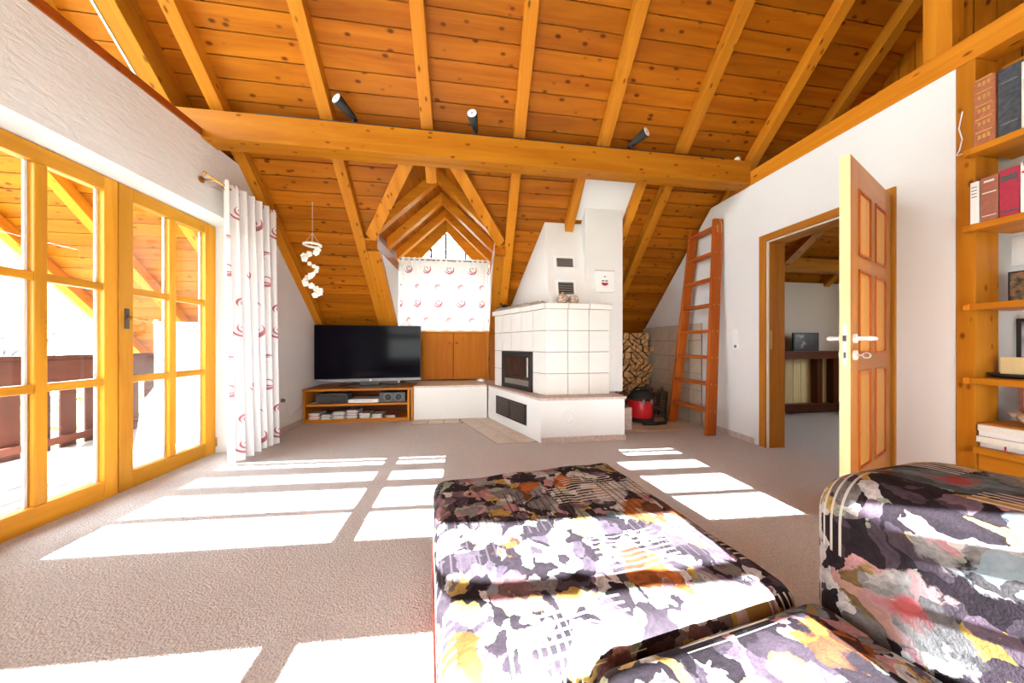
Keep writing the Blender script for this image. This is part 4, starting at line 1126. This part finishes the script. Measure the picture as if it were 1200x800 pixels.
# ------------------------------------------------------------------ firewood
random.seed(11)
zrow_ = 0.02
row_h = 0.098
for r in range(12):
    x = 2.08 + random.uniform(0, 0.03)
    while x < 2.80:
        wd = random.uniform(0.085, 0.13)
        if x + wd > 2.834: break
        z0 = 0.012 + r * row_h
        e = 0.0035
        j = [random.uniform(0.15, 0.5) for _ in range(2)]
        if random.random() < 0.5:      # a square of stacked wood split along one diagonal or the other
            rings = [[(e, 0), (wd - 3 * e, 0), (e, row_h - 3 * e)], [(wd - e, 2.5 * e), (wd - e, row_h - e), (3 * e, row_h - e)]]
        else:
            rings = [[(3 * e, 0), (wd - e, 0), (wd - e, row_h - 3 * e)], [(e, 2.5 * e), (wd - 3 * e, row_h - e), (e, row_h - e)]]
        for ring in rings:
            # round one corner so that no two logs look alike
            k = random.randrange(3); p, q, w_ = ring[k], ring[(k + 1) % 3], ring[(k + 2) % 3]
            f = random.uniform(0.12, 0.3)
            ring = ring[:k] + [(p[0] + (w_[0] - p[0]) * f, p[1] + (w_[1] - p[1]) * f), (p[0] + (q[0] - p[0]) * f, p[1] + (q[1] - p[1]) * f)] + ring[k + 1:]
            y0 = 4.30 + random.uniform(-0.02, 0.02)
            o = single('log', MB().prism([(x + px, y0 + 0.004, z0 + pz) for px, pz in ring], (0, 0.60, 0)), 'bark', 'split firewood log in the stack beside the chimney', 'log', 'split logs in the firewood stack', bevel=0.004)
            cx_ = sum(p_[0] for p_ in ring) / 4; cz_ = sum(p_[1] for p_ in ring) / 4
            part('cut_face', MB().prism([(x + cx_ + (px - cx_) * 0.93, y0, z0 + cz_ + (pz - cz_) * 0.93) for px, pz in ring], (0, 0.005, 0)), 'log', o)
        x += wd + 0.002
# vacuum cleaner
vc = thing('vacuum_cleaner', 'red drum vacuum cleaner with black head in front of the firewood', 'vacuum cleaner', (2.20, 3.64, 0.008))
part('wheel_base', MB().lathe([(0.12, 0.0), (0.165, 0.01), (0.168, 0.045), (0.15, 0.06)]), 'matteblack', vc, smooth=True, world=False)
part('drum', MB().lathe([(0.145, 0.055), (0.15, 0.07), (0.152, 0.27), (0.148, 0.29)], seg=32), 'redpaint', vc, smooth=True, world=False)
part('lid', MB().lathe([(0.155, 0.285), (0.158, 0.31), (0.13, 0.35), (0.10, 0.385), (0.09, 0.39)], seg=32), 'matteblack', vc, smooth=True, world=False)
part('carry_handle', MB().tube([(-0.09, 0, 0.38), (-0.08, 0, 0.42), (0.0, 0, 0.435), (0.08, 0, 0.42), (0.09, 0, 0.38)], 0.012), 'matteblack', vc, smooth=True, world=False)
for sx in (-0.05, 0.06): part('clamp', B(sx - 0.015, -0.162, 0.245, sx + 0.015, -0.148, 0.305), 'steel', vc, 0.003, world=False)
part('hose', MB().tube([(0.13, -0.06, 0.20), (0.21, -0.10, 0.17), (0.27, -0.10, 0.09), (0.28, -0.13, 0.03), (0.20, -0.22, 0.022), (0.05, -0.24, 0.022), (-0.10, -0.22, 0.022)], 0.02, 10), 'matteblack', vc, smooth=True, world=False)
# wire basket with kindling near the ladder
wb = thing('log_basket', 'dark wire basket of kindling between the firewood and the ladder', 'basket', (2.58, 3.93, 0.008))
for k in range(9):
    part('wire_hoop', MB().torus((0, 0, 0.01 + k * 0.04), 0.15 + 0.003 * k, 0.004, 'Z', 24, 5), 'iron', wb, world=False)
for k in range(18):
    a = 2 * math.pi * k / 18
    part('wire_upright', MB().tube([(0.15 * math.cos(a), 0.15 * math.sin(a), 0.0), (0.176 * math.cos(a), 0.176 * math.sin(a), 0.34)], 0.004, 5), 'iron', wb, world=False)
for k in range(9):
    a = k * 0.7
    single('kindling_stick', MB().tube([(2.58 + 0.07 * math.cos(a), 3.93 + 0.07 * math.sin(a), 0.03), (2.58 + 0.12 * math.cos(a + 0.5), 3.93 + 0.12 * math.sin(a + 0.5), 0.36 + 0.02 * (k % 3))], 0.013, 6), 'bark', 'brown kindling stick standing in the wire basket', 'stick', 'kindling sticks in the wire basket')
cr = thing('fire_tool_box', 'small pale wooden box beside the hearth end', 'box', (1.77, 3.40, 0.008))
part('tray', B(-0.10, -0.13, 0.0, 0.10, 0.13, 0.02), 'stone', cr, world=False)
for q in (B(-0.10, -0.13, 0.02, -0.085, 0.13, 0.26), B(0.085, -0.13, 0.02, 0.10, 0.13, 0.26), B(-0.085, -0.13, 0.02, 0.085, -0.115, 0.26), B(-0.085, 0.115, 0.02, 0.085, 0.13, 0.26)):
    part('side', q, 'stone', cr, 0.003, world=False)

# ------------------------------------------------------------------ room beyond the door
lg = thing('ledge_unit', 'dark wooden ledge with posts and pale boarding in the next room', 'ledge', (4.6, 3.75, 0))
part('ledge_top', B(3.6, 3.62, 0.80, 5.98, 3.86, 0.912), 'darkX', lg, 0.004)
part('foot_rail', B(3.6, 3.70, 0.03, 5.98, 3.80, 0.14), 'darkX', lg, 0.004)
for xx in (5.02, 5.30, 4.0): part('post', B(xx, 3.71, 0.14, xx + 0.09, 3.80, 0.80), 'darkZ', lg, 0.003)
for k in range(17):
    part('board', B(3.62 + k * 0.139, 3.81, 0.0, 3.62 + k * 0.139 + 0.134, 3.835, 0.80), M['cream'], lg, 0.003)
pf = thing('picture_frame', 'dark framed picture standing on the ledge in the next room', 'picture', (4.775, 3.68, 0.913))
part('frame', B(-0.215, -0.012, 0, 0.215, 0.012, 0.262), 'matteblack', pf, 0.004, world=False)
part('picture', B(-0.19, -0.0135, 0.02, 0.19, -0.012, 0.242), 'photo_dark', pf, world=False)
br_ = single('roof_brace', MB().hexa([(3.9, 3.25, 2.02), (4.02, 3.25, 2.02), (4.02, 3.40, 2.02), (3.9, 3.40, 2.02), (4.45, 3.00, 2.70), (4.57, 3.00, 2.70), (4.57, 3.15, 2.70), (4.45, 3.15, 2.70)]), 'dormer', 'slanting timber brace under the roof in the next room', 'beam')
single('loft_purlin', B(3.02, 3.42, 2.0, 5.99, 3.56, 2.16), 'dormerX', 'horizontal timber purlin under the roof in the next room', 'beam', bevel=0.004)

# ------------------------------------------------------------------ book shelf
bs = thing('book_shelf', 'tall built in pine book shelf at the end of the white wall', 'shelf', (3.0, 1.05, 0))
part('upright', B(XR - 0.004, 1.322, 0, 3.02, 1.391, 2.633), 'beamZ', bs, 0.003)
part('upright', B(XR - 0.004, 0.62, 0, 3.02, 0.69, 2.633), 'beamZ', bs, 0.003)
for zt_, fr_, dp in ((2.112, 2.80, 0.4), (1.68, 2.80, 0.4), (1.233, 2.80, 0.4), (0.816, 2.80, 0.4), (0.562, 2.86, 0.4), (0.425, 2.82, 0.4)):
    th = 0.036
    part('shelf_board', B(fr_, 0.692, zt_ - th, 3.115, 1.320 if fr_ > 2.81 else 1.3205, zt_), 'beamY', bs, 0.003)
    if fr_ < 2.81: part('shelf_nose', B(fr_, 1.3205, zt_ - th, XR - 0.005, 1.345, zt_), 'beamY', bs, 0.003)
part('top_rail', B(3.03, 0.70, 2.45, 3.09, 1.318, 2.60), 'beamY', bs, 0.003)
part('base_board', B(2.86, 0.692, 0.0, 2.89, 1.32, 0.388), 'beamY', bs, 0.003)
# books: spine faces -x
def book(name, y0, y1, z0, h, dx, depth, mat, label, cat='book', bands=0, bandmat='gold', group=None, lean=0.0):
    x0 = 2.805 + dx
    o = thing(name, label, cat, ((x0 + depth / 2), (y0 + y1) / 2, z0), group=group)
    part('cover', B(x0, y0, z0, x0 + 0.004, y1, z0 + h), mat, o, 0.003)
    part('cover', B(x0 + 0.003, y0, z0, x0 + depth, y0 + 0.004, z0 + h), mat, o)
    part('cover', B(x0 + 0.003, y1 - 0.004, z0, x0 + depth, y1, z0 + h), mat, o)
    part('pages', B(x0 + 0.004, y0 + 0.004, z0 + 0.004, x0 + depth - 0.004, y1 - 0.004, z0 + h - 0.005), 'paper', o)
    return o, x0
def band(o, x0, y0, y1, z0, z1, mat, t=0.0015): part('spine_band', B(x0 - t, y0, z0, x0 + 0.001, y1, z1), mat, o)
o, x0 = book('leather_book', 1.240, 1.310, 2.113, 0.36, 0.0, 0.2, 'leather', 'ornate tan leather volume at the shelf upright, embossed spine', group='old volumes on the upper shelf')
for k in range(5):
    z0 = 2.113 + 0.015 + k * 0.073
    band(o, x0, 1.248, 1.302, z0 + 0.05, z0 + 0.058, 'gold')
    for q in range(3): band(o, x0, 1.254 + q * 0.015, 1.264 + q * 0.015, z0 + 0.014, z0 + 0.036, 'gold')
o, x0 = book('cloth_book', 1.166, 1.236, 2.113, 0.36, 0.01, 0.2, 'navy', 'worn blue black cloth volume on the upper shelf')
band(o, x0, 1.176, 1.226, 2.113 + 0.06, 2.113 + 0.065, 'greyvent'); band(o, x0, 1.176, 1.226, 2.113 + 0.28, 2.113 + 0.285, 'greyvent')
o, x0 = book('cream_book', 1.105, 1.162, 2.113, 0.34, 0.0, 0.2, 'paper', 'cream coloured volume with dark label on the upper shelf')
band(o, x0, 1.113, 1.154, 2.30, 2.36, 'ink')
o, x0 = book('booklet', 1.290, 1.319, 1.681, 0.232, -0.004, 0.16, 'whitebook', 'thin white booklet on the second shelf beside the upright')
for k in range(4): part('print_line', B(x0 - 0.001, 1.296, 1.681 + 0.20 - k * 0.018, x0, 1.314, 1.681 + 0.204 - k * 0.018), 'ink', o)
o, x0 = book('brown_book', 1.230, 1.287, 1.681, 0.24, 0.0, 0.17, 'brownbook', 'brown cloth book beside the white booklet')
band(o, x0, 1.236, 1.281, 1.681 + 0.15, 1.681 + 0.156, 'paper'); band(o, x0, 1.242, 1.275, 1.681 + 0.21, 1.681 + 0.22, 'paper'); band(o, x0, 1.236, 1.281, 1.681 + 0.025, 1.681 + 0.029, 'paper')
o, x0 = book('crimson_book', 1.168, 1.227, 1.681, 0.25, 0.0, 0.18, 'redbook', 'crimson book with black title label on the second shelf')
band(o, x0, 1.173, 1.222, 1.681 + 0.185, 1.681 + 0.215, 'ink'); band(o, x0, 1.173, 1.222, 1.681 + 0.02, 1.681 + 0.03, 'ink')
o, x0 = book('white_book', 1.115, 1.165, 1.681, 0.26, 0.0, 0.18, 'whitebook', 'white book with red stripe next to the crimson book')
band(o, x0, 1.12, 1.16, 1.681 + 0.20, 1.681 + 0.21, 'redpaint'); band(o, x0, 1.13, 1.155, 1.681 + 0.235, 1.681 + 0.26, 'ink')
# stacked books at the bottom
random.seed(5)
zb = 0.426
for i, (h_, mt, lab, dx) in enumerate(((0.030, 'whitebook', 'white book at the bottom of the lying stack with red ribbon', 0.02), (0.034, 'paper', 'cream book second from the bottom of the lying stack', -0.01), (0.030, 'whitebook', 'white book third from the bottom of the lying stack', 0.01), (0.036, 'paper', 'thick cream book on top of the lying stack', 0.0))):
    hh = 0.0335
    hh = h_ * 0.97
    o = thing('lying_book', lab, 'book', (2.93 + dx, 1.20, zb), R(random.uniform(-3, 3)), group='books lying in a stack on the bottom shelf')
    part('pages', B(-0.08, -0.112, 0.003, 0.085, 0.112, hh - 0.003), 'paper', o, world=False)
    part('cover', B(-0.085, -0.115, 0.0, 0.09, 0.115, 0.003), mt if mt == 'whitebook' else 'brownbook', o, world=False)
    part('cover', B(-0.085, -0.115, hh - 0.003, 0.09, 0.115, hh), mt, o, world=False)
    part('spine', B(-0.088, -0.115, 0.0, -0.083, 0.115, hh), mt, o, 0.002, world=False)
    if i == 0: part('ribbon', B(-0.09, 0.03, 0.002, -0.0882, 0.036, hh), 'redpaint', o, world=False)
    zb += hh + 0.0003
# pictures on the wall behind
def frame_pic(y0, y1, z0, z1, xw, fm, pm, label, mat_w=0.02):
    o = thing('picture_frame', label, 'picture', (xw, (y0 + y1) / 2, z0))
    part('frame', B(xw - 0.012, y0, z0, xw, y1, z1), fm, o, 0.002)
    part('picture', B(xw - 0.0135, y0 + mat_w, z0 + mat_w, xw - 0.012, y1 - mat_w, z1 - mat_w), pm, o)
    return o
frame_pic(1.12, 1.318, 1.2335, 1.42, 3.09, 'matteblack', 'photo_group', 'group photograph of standing people on the third shelf', 0.008)
frame_pic(1.05, 1.318, 1.455, 1.62, 3.115, 'whiteplastic', 'white', 'white framed sheet on the wall above the group photograph', 0.02)
frame_pic(0.95, 1.30, 0.8165, 1.15, 3.11, 'matteblack', 'photo_grey', 'dark framed grey portrait photograph on the fourth shelf', 0.018)
frame_pic(1.02, 1.27, 0.5625, 0.765, 3.06, 'brownbook', 'photo_grey', 'brown framed small photograph on the lower shelf', 0.014)
wb2 = thing('wooden_card_block', 'small pale wooden block standing in a black dish on the fourth shelf', 'ornament', (2.965, 1.24, 0.817))
part('dish', MB().lathe([(0.05, 0.0), (0.085, 0.012), (0.09, 0.026), (0.08, 0.026), (0.05, 0.010)]), 'matteblack', wb2, smooth=True, world=False)
part('block', B(-0.012, -0.03, 0.012, 0.014, 0.05, 0.115), 'cream', wb2, 0.003, world=False)
shl = thing('pink_shell', 'rounded pink seashell on the lower shelf', 'shell', (2.96, 1.185, 0.563))
part('whorl', MB().ball((0, 0, 0.045), 0.05, (1, 1.1, 0.9)), 'ceramic', shl, smooth=True, world=False)
part('tip', MB().cyl((0, 0.04, 0.05), (0, 0.085, 0.06), 0.025, 0.004, 12), 'ceramic', shl, smooth=True, world=False)
single('white_string', MB().tube([(XR - 0.008, 1.365, 2.36), (XR - 0.008, 1.378, 2.27), (XR - 0.008, 1.366, 2.20), (XR - 0.008, 1.376, 2.14), (XR - 0.008, 1.388, 2.115), (XR - 0.008, 1.36, 2.114)], 0.003, 6), 'whiteplastic', 'thin white string hanging on the shelf upright', 'string')

# ------------------------------------------------------------------ sofa group
def rbox(hx_, hy_, hz_, r, n=26, top_fn=None):
    """rounded box centred on the origin, grid faces; top_fn(x, y) lifts the upper side"""
    mb = MB()
    idx = {}
    def vert(p):
        k = tuple(round(q, 5) for q in p)
        if k in idx: return idx[k]
        h_ = (hx_, hy_, hz_)
        q = Vector([p[i] * h_[i] for i in range(3)])
        c = Vector([max(-(h_[i] - r), min(h_[i] - r, q[i])) for i in range(3)])
        d = q - c
        if d.length > 1e-9: q = c + d.normalized() * r
        if top_fn and q.z > 0: q.z += top_fn(q.x, q.y) * min(1.0, q.z / (hz_ - r))
        mb.v.append(tuple(q)); idx[k] = len(mb.v) - 1
        return idx[k]
    # parameter values packed towards the rounded rims
    def ts(h_):
        e = r / h_
        a = [-1 + e * (1 - math.cos(math.pi / 2 * i / 6)) * 1.0 for i in range(7)]
        m_ = [(-1 + e) + (2 - 2 * e) * i / n for i in range(1, n)]
        return a + m_ + [-q for q in reversed(a)]
    tx, ty, tz = ts(hx_), ts(hy_), ts(hz_)
    def grid(A, Bq, fn):
        for i in range(len(A) - 1):
            for j in range(len(Bq) - 1):
                mb.f.append((vert(fn(A[i], Bq[j])), vert(fn(A[i + 1], Bq[j])), vert(fn(A[i + 1], Bq[j + 1])), vert(fn(A[i], Bq[j + 1]))))
    for s_ in (-1, 1):
        grid(tx, ty, lambda a, b: (a, b, s_)); grid(tx, tz, lambda a, b: (a, s_, b)); grid(ty, tz, lambda a, b: (s_, a, b))
    return mb
SR = R(7.7)
SO = Vector((-0.05, 0.507, 0))
def sofa_loc(u, v): return (SO.x + u * math.cos(SR) - v * math.sin(SR), SO.y + u * math.sin(SR) + v * math.cos(SR))
def groove(c, w, d): return lambda q: -d * math.exp(-((q - c) / w) ** 2)
def puff(hx_, hy_, amt):
    return lambda x, y: amt * max(0, 1 - (x / hx_) ** 4) * max(0, 1 - (y / hy_) ** 4) + 0.003 * math.sin(x * 23 + y * 9) * math.sin(y * 17 + 1)
def sofa_piece(name, label, cat, u0, u1, v0, v1, z0, z1, r, mat, topf, feet=True):
    cx_, cy_ = sofa_loc((u0 + u1) / 2, (v0 + v1) / 2)
    o = thing(name, label, cat, (cx_, cy_, 0), SR)
    hx_, hy_, hz_ = (u1 - u0) / 2, (v1 - v0) / 2, (z1 - z0) / 2
    mb = rbox(hx_, hy_, hz_, r, 26, topf)
    mb.v = [(x, y, z + (z0 + z1) / 2) for x, y, z in mb.v]
    part('upholstery', mb, mat, o, smooth=True, world=False)
    part('base_fabric', rb_shift(rbox(hx_ - 0.006, hy_ - 0.006, 0.055, 0.02, 8), 0.085), 'coral', o, smooth=True, world=False)
    for sx in (-1, 1):
        for sy in (-1, 1):
            part('foot', MB().cyl((sx * (hx_ - 0.08), sy * (hy_ - 0.08), 0.0), (sx * (hx_ - 0.08), sy * (hy_ - 0.08), 0.035), 0.022, seg=14), 'matteblack', o, world=False)
    return o
def rb_shift(mb, dz):
    mb.v = [(x, y, z + dz) for x, y, z in mb.v]; return mb
OW, OD = 0.875, 0.865
gx = groove(0.10, 0.010, 0.012)
def ott_top(x, y):
    return puff(OW / 2, OD / 2, 0.012)(x, y) + gx(x) * (1 if y < 0.3 else 0) + groove(-0.09, 0.007, 0.016)(x) * (1 / (1 + math.exp((y + 0.22) * 30)))
ott = sofa_piece('ottoman', 'wide square ottoman in dark floral velvet with coral base', 'ottoman', 0.0, OW, 0.004, OD, 0.10, 0.402, 0.05, 'floral1', ott_top)
part('piping', MB().tube([(-OW / 2 - 0.001, -OD / 2 + 0.05, 0.15), (-OW / 2 - 0.001, OD / 2 - 0.05, 0.15)], 0.005, 6), 'coral', ott, smooth=True, world=False)
def bk_top(x, y): return 0.012 * max(0, 1 - (y / 0.53) ** 4) + 0.006 * math.sin(y * 11)
so_x, so_y = sofa_loc(0.8, -0.5)
sofa = thing('sofa', 'low floral velvet sofa with thick backrest pushed up to the ottoman', 'sofa', (so_x, so_y, 0), SR)
for nm, u0, u1, v0, v1, z1, r_, mt, tf in (('seat', 0.268, 0.884, -1.05, -0.004, 0.405, 0.05, 'floral2', puff(0.31, 0.52, 0.012)), ('backrest', 0.888, 1.345, -1.05, 0.03, 0.70, 0.11, 'floral3', bk_top)):
    mb = rbox((u1 - u0) / 2, (v1 - v0) / 2, (z1 - 0.10) / 2, r_, 26, tf)
    cu, cv = (u0 + u1) / 2 - 0.8, (v0 + v1) / 2 + 0.5
    mb.v = [(x + cu, y + cv, z + (0.10 + z1) / 2) for x, y, z in mb.v]
    part(nm, mb, mt, sofa, smooth=True, world=False)
    bf = rbox((u1 - u0) / 2 - 0.006, (v1 - v0) / 2 - 0.006, 0.055, 0.02, 8)
    bf.v = [(x + cu, y + cv, z + 0.085) for x, y, z in bf.v]
    part('base_fabric', bf, 'coral', sofa, smooth=True, world=False)
for fx in (-0.45, 0.46):
    for fy in (-0.47, 0.42):
        part('foot', MB().cyl((fx, fy, 0.0), (fx, fy, 0.035), 0.022, seg=14), 'matteblack', sofa, world=False)

# ------------------------------------------------------------------ balcony and outdoors
bd_ = thing('balcony_deck', 'sunlit bleached board deck of the balcony outside', 'deck', (-3.3, 1.5, -0.06))
for k in range(13):
    x0 = -4.17 + k * 0.136
    part('deck_board', B(x0, -3.2, -0.06, x0 + 0.124, 5.2, -0.025), 'deck', bd_, 0.003)
part('joist', B(-4.17, -3.2, -0.2, -2.44, 5.2, -0.062), 'brownrail', bd_)
rl = thing('balcony_railing', 'dark brown boarded balcony railing outside the double door', 'railing', (-4.0, 1.5, -0.024))
part('top_board', B(-4.04, -3.0, 0.63, -3.99, 5.1, 0.86), 'brownrail', rl, 0.004)
part('hand_rail', B(-4.07, -3.0, 0.861, -3.95, 5.1, 0.90), 'brownrail', rl, 0.006)
part('bottom_board', B(-4.04, -3.0, 0.03, -3.99, 5.1, 0.10), 'brownrail', rl, 0.004)
for k in range(26):
    y0 = 0.05 + k * 0.195
    part('baluster', B(-4.06, y0, -0.024, -4.041, y0 + 0.125, 0.78), 'brownpost', rl, 0.003)
sc2 = thing('reflection_screen', 'white cloth added on the balcony for the pale reflection in the door panes', 'screen', (-3.2, 4.3, -0.024))  # added cloth, stands for the curtain's white reflection in the glass
mbs = MB(); nn = 60
for j in range(2):
    for i in range(nn + 1):
        mbs.v.append((-3.92 + 1.46 * i / nn, 4.35 + 0.03 * math.sin(i * 0.7), 0.02 + j * 1.25))
for i in range(nn): mbs.f.append((i, i + 1, i + nn + 2, i + nn + 1))
part('cloth', mbs, 'voile', sc2, smooth=True)
for xx in (-3.93, -2.45): part('post', MB().cyl((xx, 4.35, -0.024), (xx, 4.35, 1.32), 0.02, seg=12), 'white', sc2, smooth=True)
part('bar', MB().cyl((-3.96, 4.35, 1.28), (-2.44, 4.35, 1.28), 0.012, seg=10), 'white', sc2, smooth=True)
single('deck_shade_wall', B(-4.3, -3.35, -0.1, -2.42, -3.25, 2.05), 'brownrail', 'solid boarded wall added out of view to shade the balcony deck', 'wall', kind='structure')  # unseen wall, added to keep the low sun off the deck
# white draped shape, added to stand for a reflection in the panes
ch = thing('reflection_drape', 'white draped shape added on the balcony for a reflection in the door panes', 'drape', (-3.05, 3.75, -0.024), R(20))
mbh = MB(); seg = 40
prof = [(0.0, 0.34, 0.34), (0.25, 0.32, 0.32), (0.45, 0.30, 0.30), (0.60, 0.27, 0.20), (0.80, 0.25, 0.15), (0.86, 0.20, 0.11), (0.885, 0.10, 0.05), (0.89, 0.004, 0.004)]
for z, a, b in prof:
    for k in range(seg):
        t = 2 * math.pi * k / seg
        w_ = 1 + (0.05 * math.sin(t * 9) if z < 0.7 else 0)
        ct, st_ = math.cos(t), math.sin(t)
        sx = (abs(ct) ** 0.6) * (1 if ct >= 0 else -1); sy = (abs(st_) ** 0.6) * (1 if st_ >= 0 else -1)
        mbh.v.append((a * sx * w_, b * sy * w_ + (0.10 if z > 0.55 else 0), z))
for i in range(len(prof) - 1):
    for k in range(seg):
        j = (k + 1) % seg
        mbh.f.append((i * seg + k, i * seg + j, (i + 1) * seg + j, (i + 1) * seg + k))
part('white_drape', mbh, 'voile', ch, smooth=True, world=False)
part('drape_frame', B(-0.2, -0.2, 0.36, 0.2, 0.2, 0.40), 'white', ch, world=False)
for sx in (-0.18, 0.18):
    for sy in (-0.18, 0.18): part('leg', MB().cyl((sx, sy, 0), (sx, sy, 0.36), 0.015, seg=8), 'white', ch, world=False)
struct('trim_2', MB().prism([(-4.86, 0.4, 5.45), (-4.86, 4.95, 0.90), (-4.86, 4.95, 1.12), (-4.86, 0.4, 5.67)], (0.03, 0, 0)), 'white', 'white verge board along the roof overhang')
g_ = single('lawn', B(-120, -60, -3.3, 60, 140, -3.1), 'ground', 'grassy ground of the gardens below the house', 'ground', kind='structure')
def house(x, y, w, d, hgt, rh_, rot, label, group=None):
    o = thing('neighbour_house', label, 'house', (x, y, -3.1), rot)
    part('wall', MB().prism([(-w / 2, -d / 2, 0), (w / 2, -d / 2, 0), (w / 2, -d / 2, hgt), (0, -d / 2, hgt + rh_), (-w / 2, -d / 2, hgt)], (0, d, 0)), 'concrete', o, world=False)
    for sg in (-1, 1):
        t = 0.2; ov = 0.7
        k = rh_ / (w / 2)
        pts = [(0, hgt + rh_ + 0.02), (sg * (w / 2 + ov), hgt - k * ov + 0.02), (sg * (w / 2 + ov), hgt - k * ov + t), (0, hgt + rh_ + t)]
        part('roof', MB().prism([(px, -d / 2 - 0.8, pz) for px, pz in pts], (0, d + 1.6, 0)), 'roofgrey', o, world=False)
    for zz_, xs_ in ((1.0, (-2.4, 0.0, 2.4)), (3.9, (-1.3, 1.3))):
        for xx in xs_:
            wn_ = part('window', B(xx - 0.55, -d / 2 - 0.04, zz_, xx + 0.55, -d / 2 + 0.02, zz_ + 1.3), 'white', o, world=False)
            part('pane', B(xx - 0.46, -d / 2 - 0.05, zz_ + 0.1, xx + 0.46, -d / 2 - 0.041, zz_ + 1.2), 'darkpane', o, world=False)
    part('balcony', B(-w / 2 + 0.4, -d / 2 - 1.3, 2.7, w / 2 - 0.4, -d / 2, 2.85), 'concrete', o, world=False)
    for k in range(22):
        xx = -w / 2 + 0.45 + k * (w - 0.95) / 21
        part('balcony_bar', B(xx, -d / 2 - 1.28, 2.85, xx + 0.05, -d / 2 - 1.24, 3.8), 'white', o, world=False)
    part('balcony_rail', B(-w / 2 + 0.4, -d / 2 - 1.3, 3.8, w / 2 - 0.4, -d / 2 - 1.22, 3.88), 'white', o, world=False)
    return o
house(-35, 31, 8.0, 10, 5.6, 3.3, R(55), 'white gabled house with balcony seen through the double door')
house(-62, 26.0, 9.0, 10, 4.2, 3.0, R(40), 'pale low house farther off behind the bare tree')
random.seed(3)
tr = thing('bare_tree', 'bare winter tree beyond the balcony railing', 'tree', (-11.5, 8.3, -3.1))
tb = MB()
def branch(p, d, L, r, lev):
    q = p + d * L
    tb.tube([p, p + d * (L * 0.5) + Vector((random.uniform(-1, 1), random.uniform(-1, 1), random.uniform(-1, 1))) * L * 0.05, q], [r, r * 0.82, r * 0.62], 5)
    if lev == 0: return
    for _ in range(3):
        nd_ = (d + Vector((random.uniform(-1, 1), random.uniform(-1, 1), random.uniform(-0.4, 0.8))) * 0.75).normalized()
        branch(p + d * (L * random.uniform(0.55, 1.0)), nd_, L * random.uniform(0.6, 0.78), r * 0.55, lev - 1)
branch(Vector((0, 0, 0)), Vector((0, 0, 1)), 2.4, 0.13, 5)
part('branches', tb, 'twig', tr, world=False)
for i, (bx, by, bz) in enumerate(((-6.6, 4.6, 1.0), (-7.6, 6.9, 1.1), (-6.2, 2.3, 1.0))):
    hb = thing('shrub', 'yellow green garden shrub below the balcony railing', 'shrub', (bx, by, -3.1), group='garden shrubs below the balcony')
    lb = MB()
    for k in range(900):
        a, b_ = random.uniform(0, 6.28), random.uniform(0.0, 1.0)
        rr = bz * (0.55 + 0.45 * random.random())
        c = Vector((rr * math.cos(a) * math.sqrt(1 - (b_ * 2 - 1) ** 2), rr * math.sin(a) * math.sqrt(1 - (b_ * 2 - 1) ** 2), 1.9 + 1.9 * (b_ * 2 - 1)))
        u_ = Vector((random.uniform(-1, 1), random.uniform(-1, 1), random.uniform(-1, 1))).normalized() * 0.09
        w_ = u_.cross(Vector((random.uniform(-1, 1), random.uniform(-1, 1), random.uniform(-1, 1)))).normalized() * 0.05
        n_ = len(lb.v)
        lb.v += [tuple(c - u_), tuple(c + w_), tuple(c + u_), tuple(c - w_)]
        lb.f.append((n_, n_ + 1, n_ + 2, n_ + 3))
    part('foliage', lb, 'leaf', hb, world=False, kind='stuff')
    part('stem', MB().cyl((0, 0, 0), (0, 0, 2.2), 0.06, 0.02, 8), 'twig', hb, world=False)
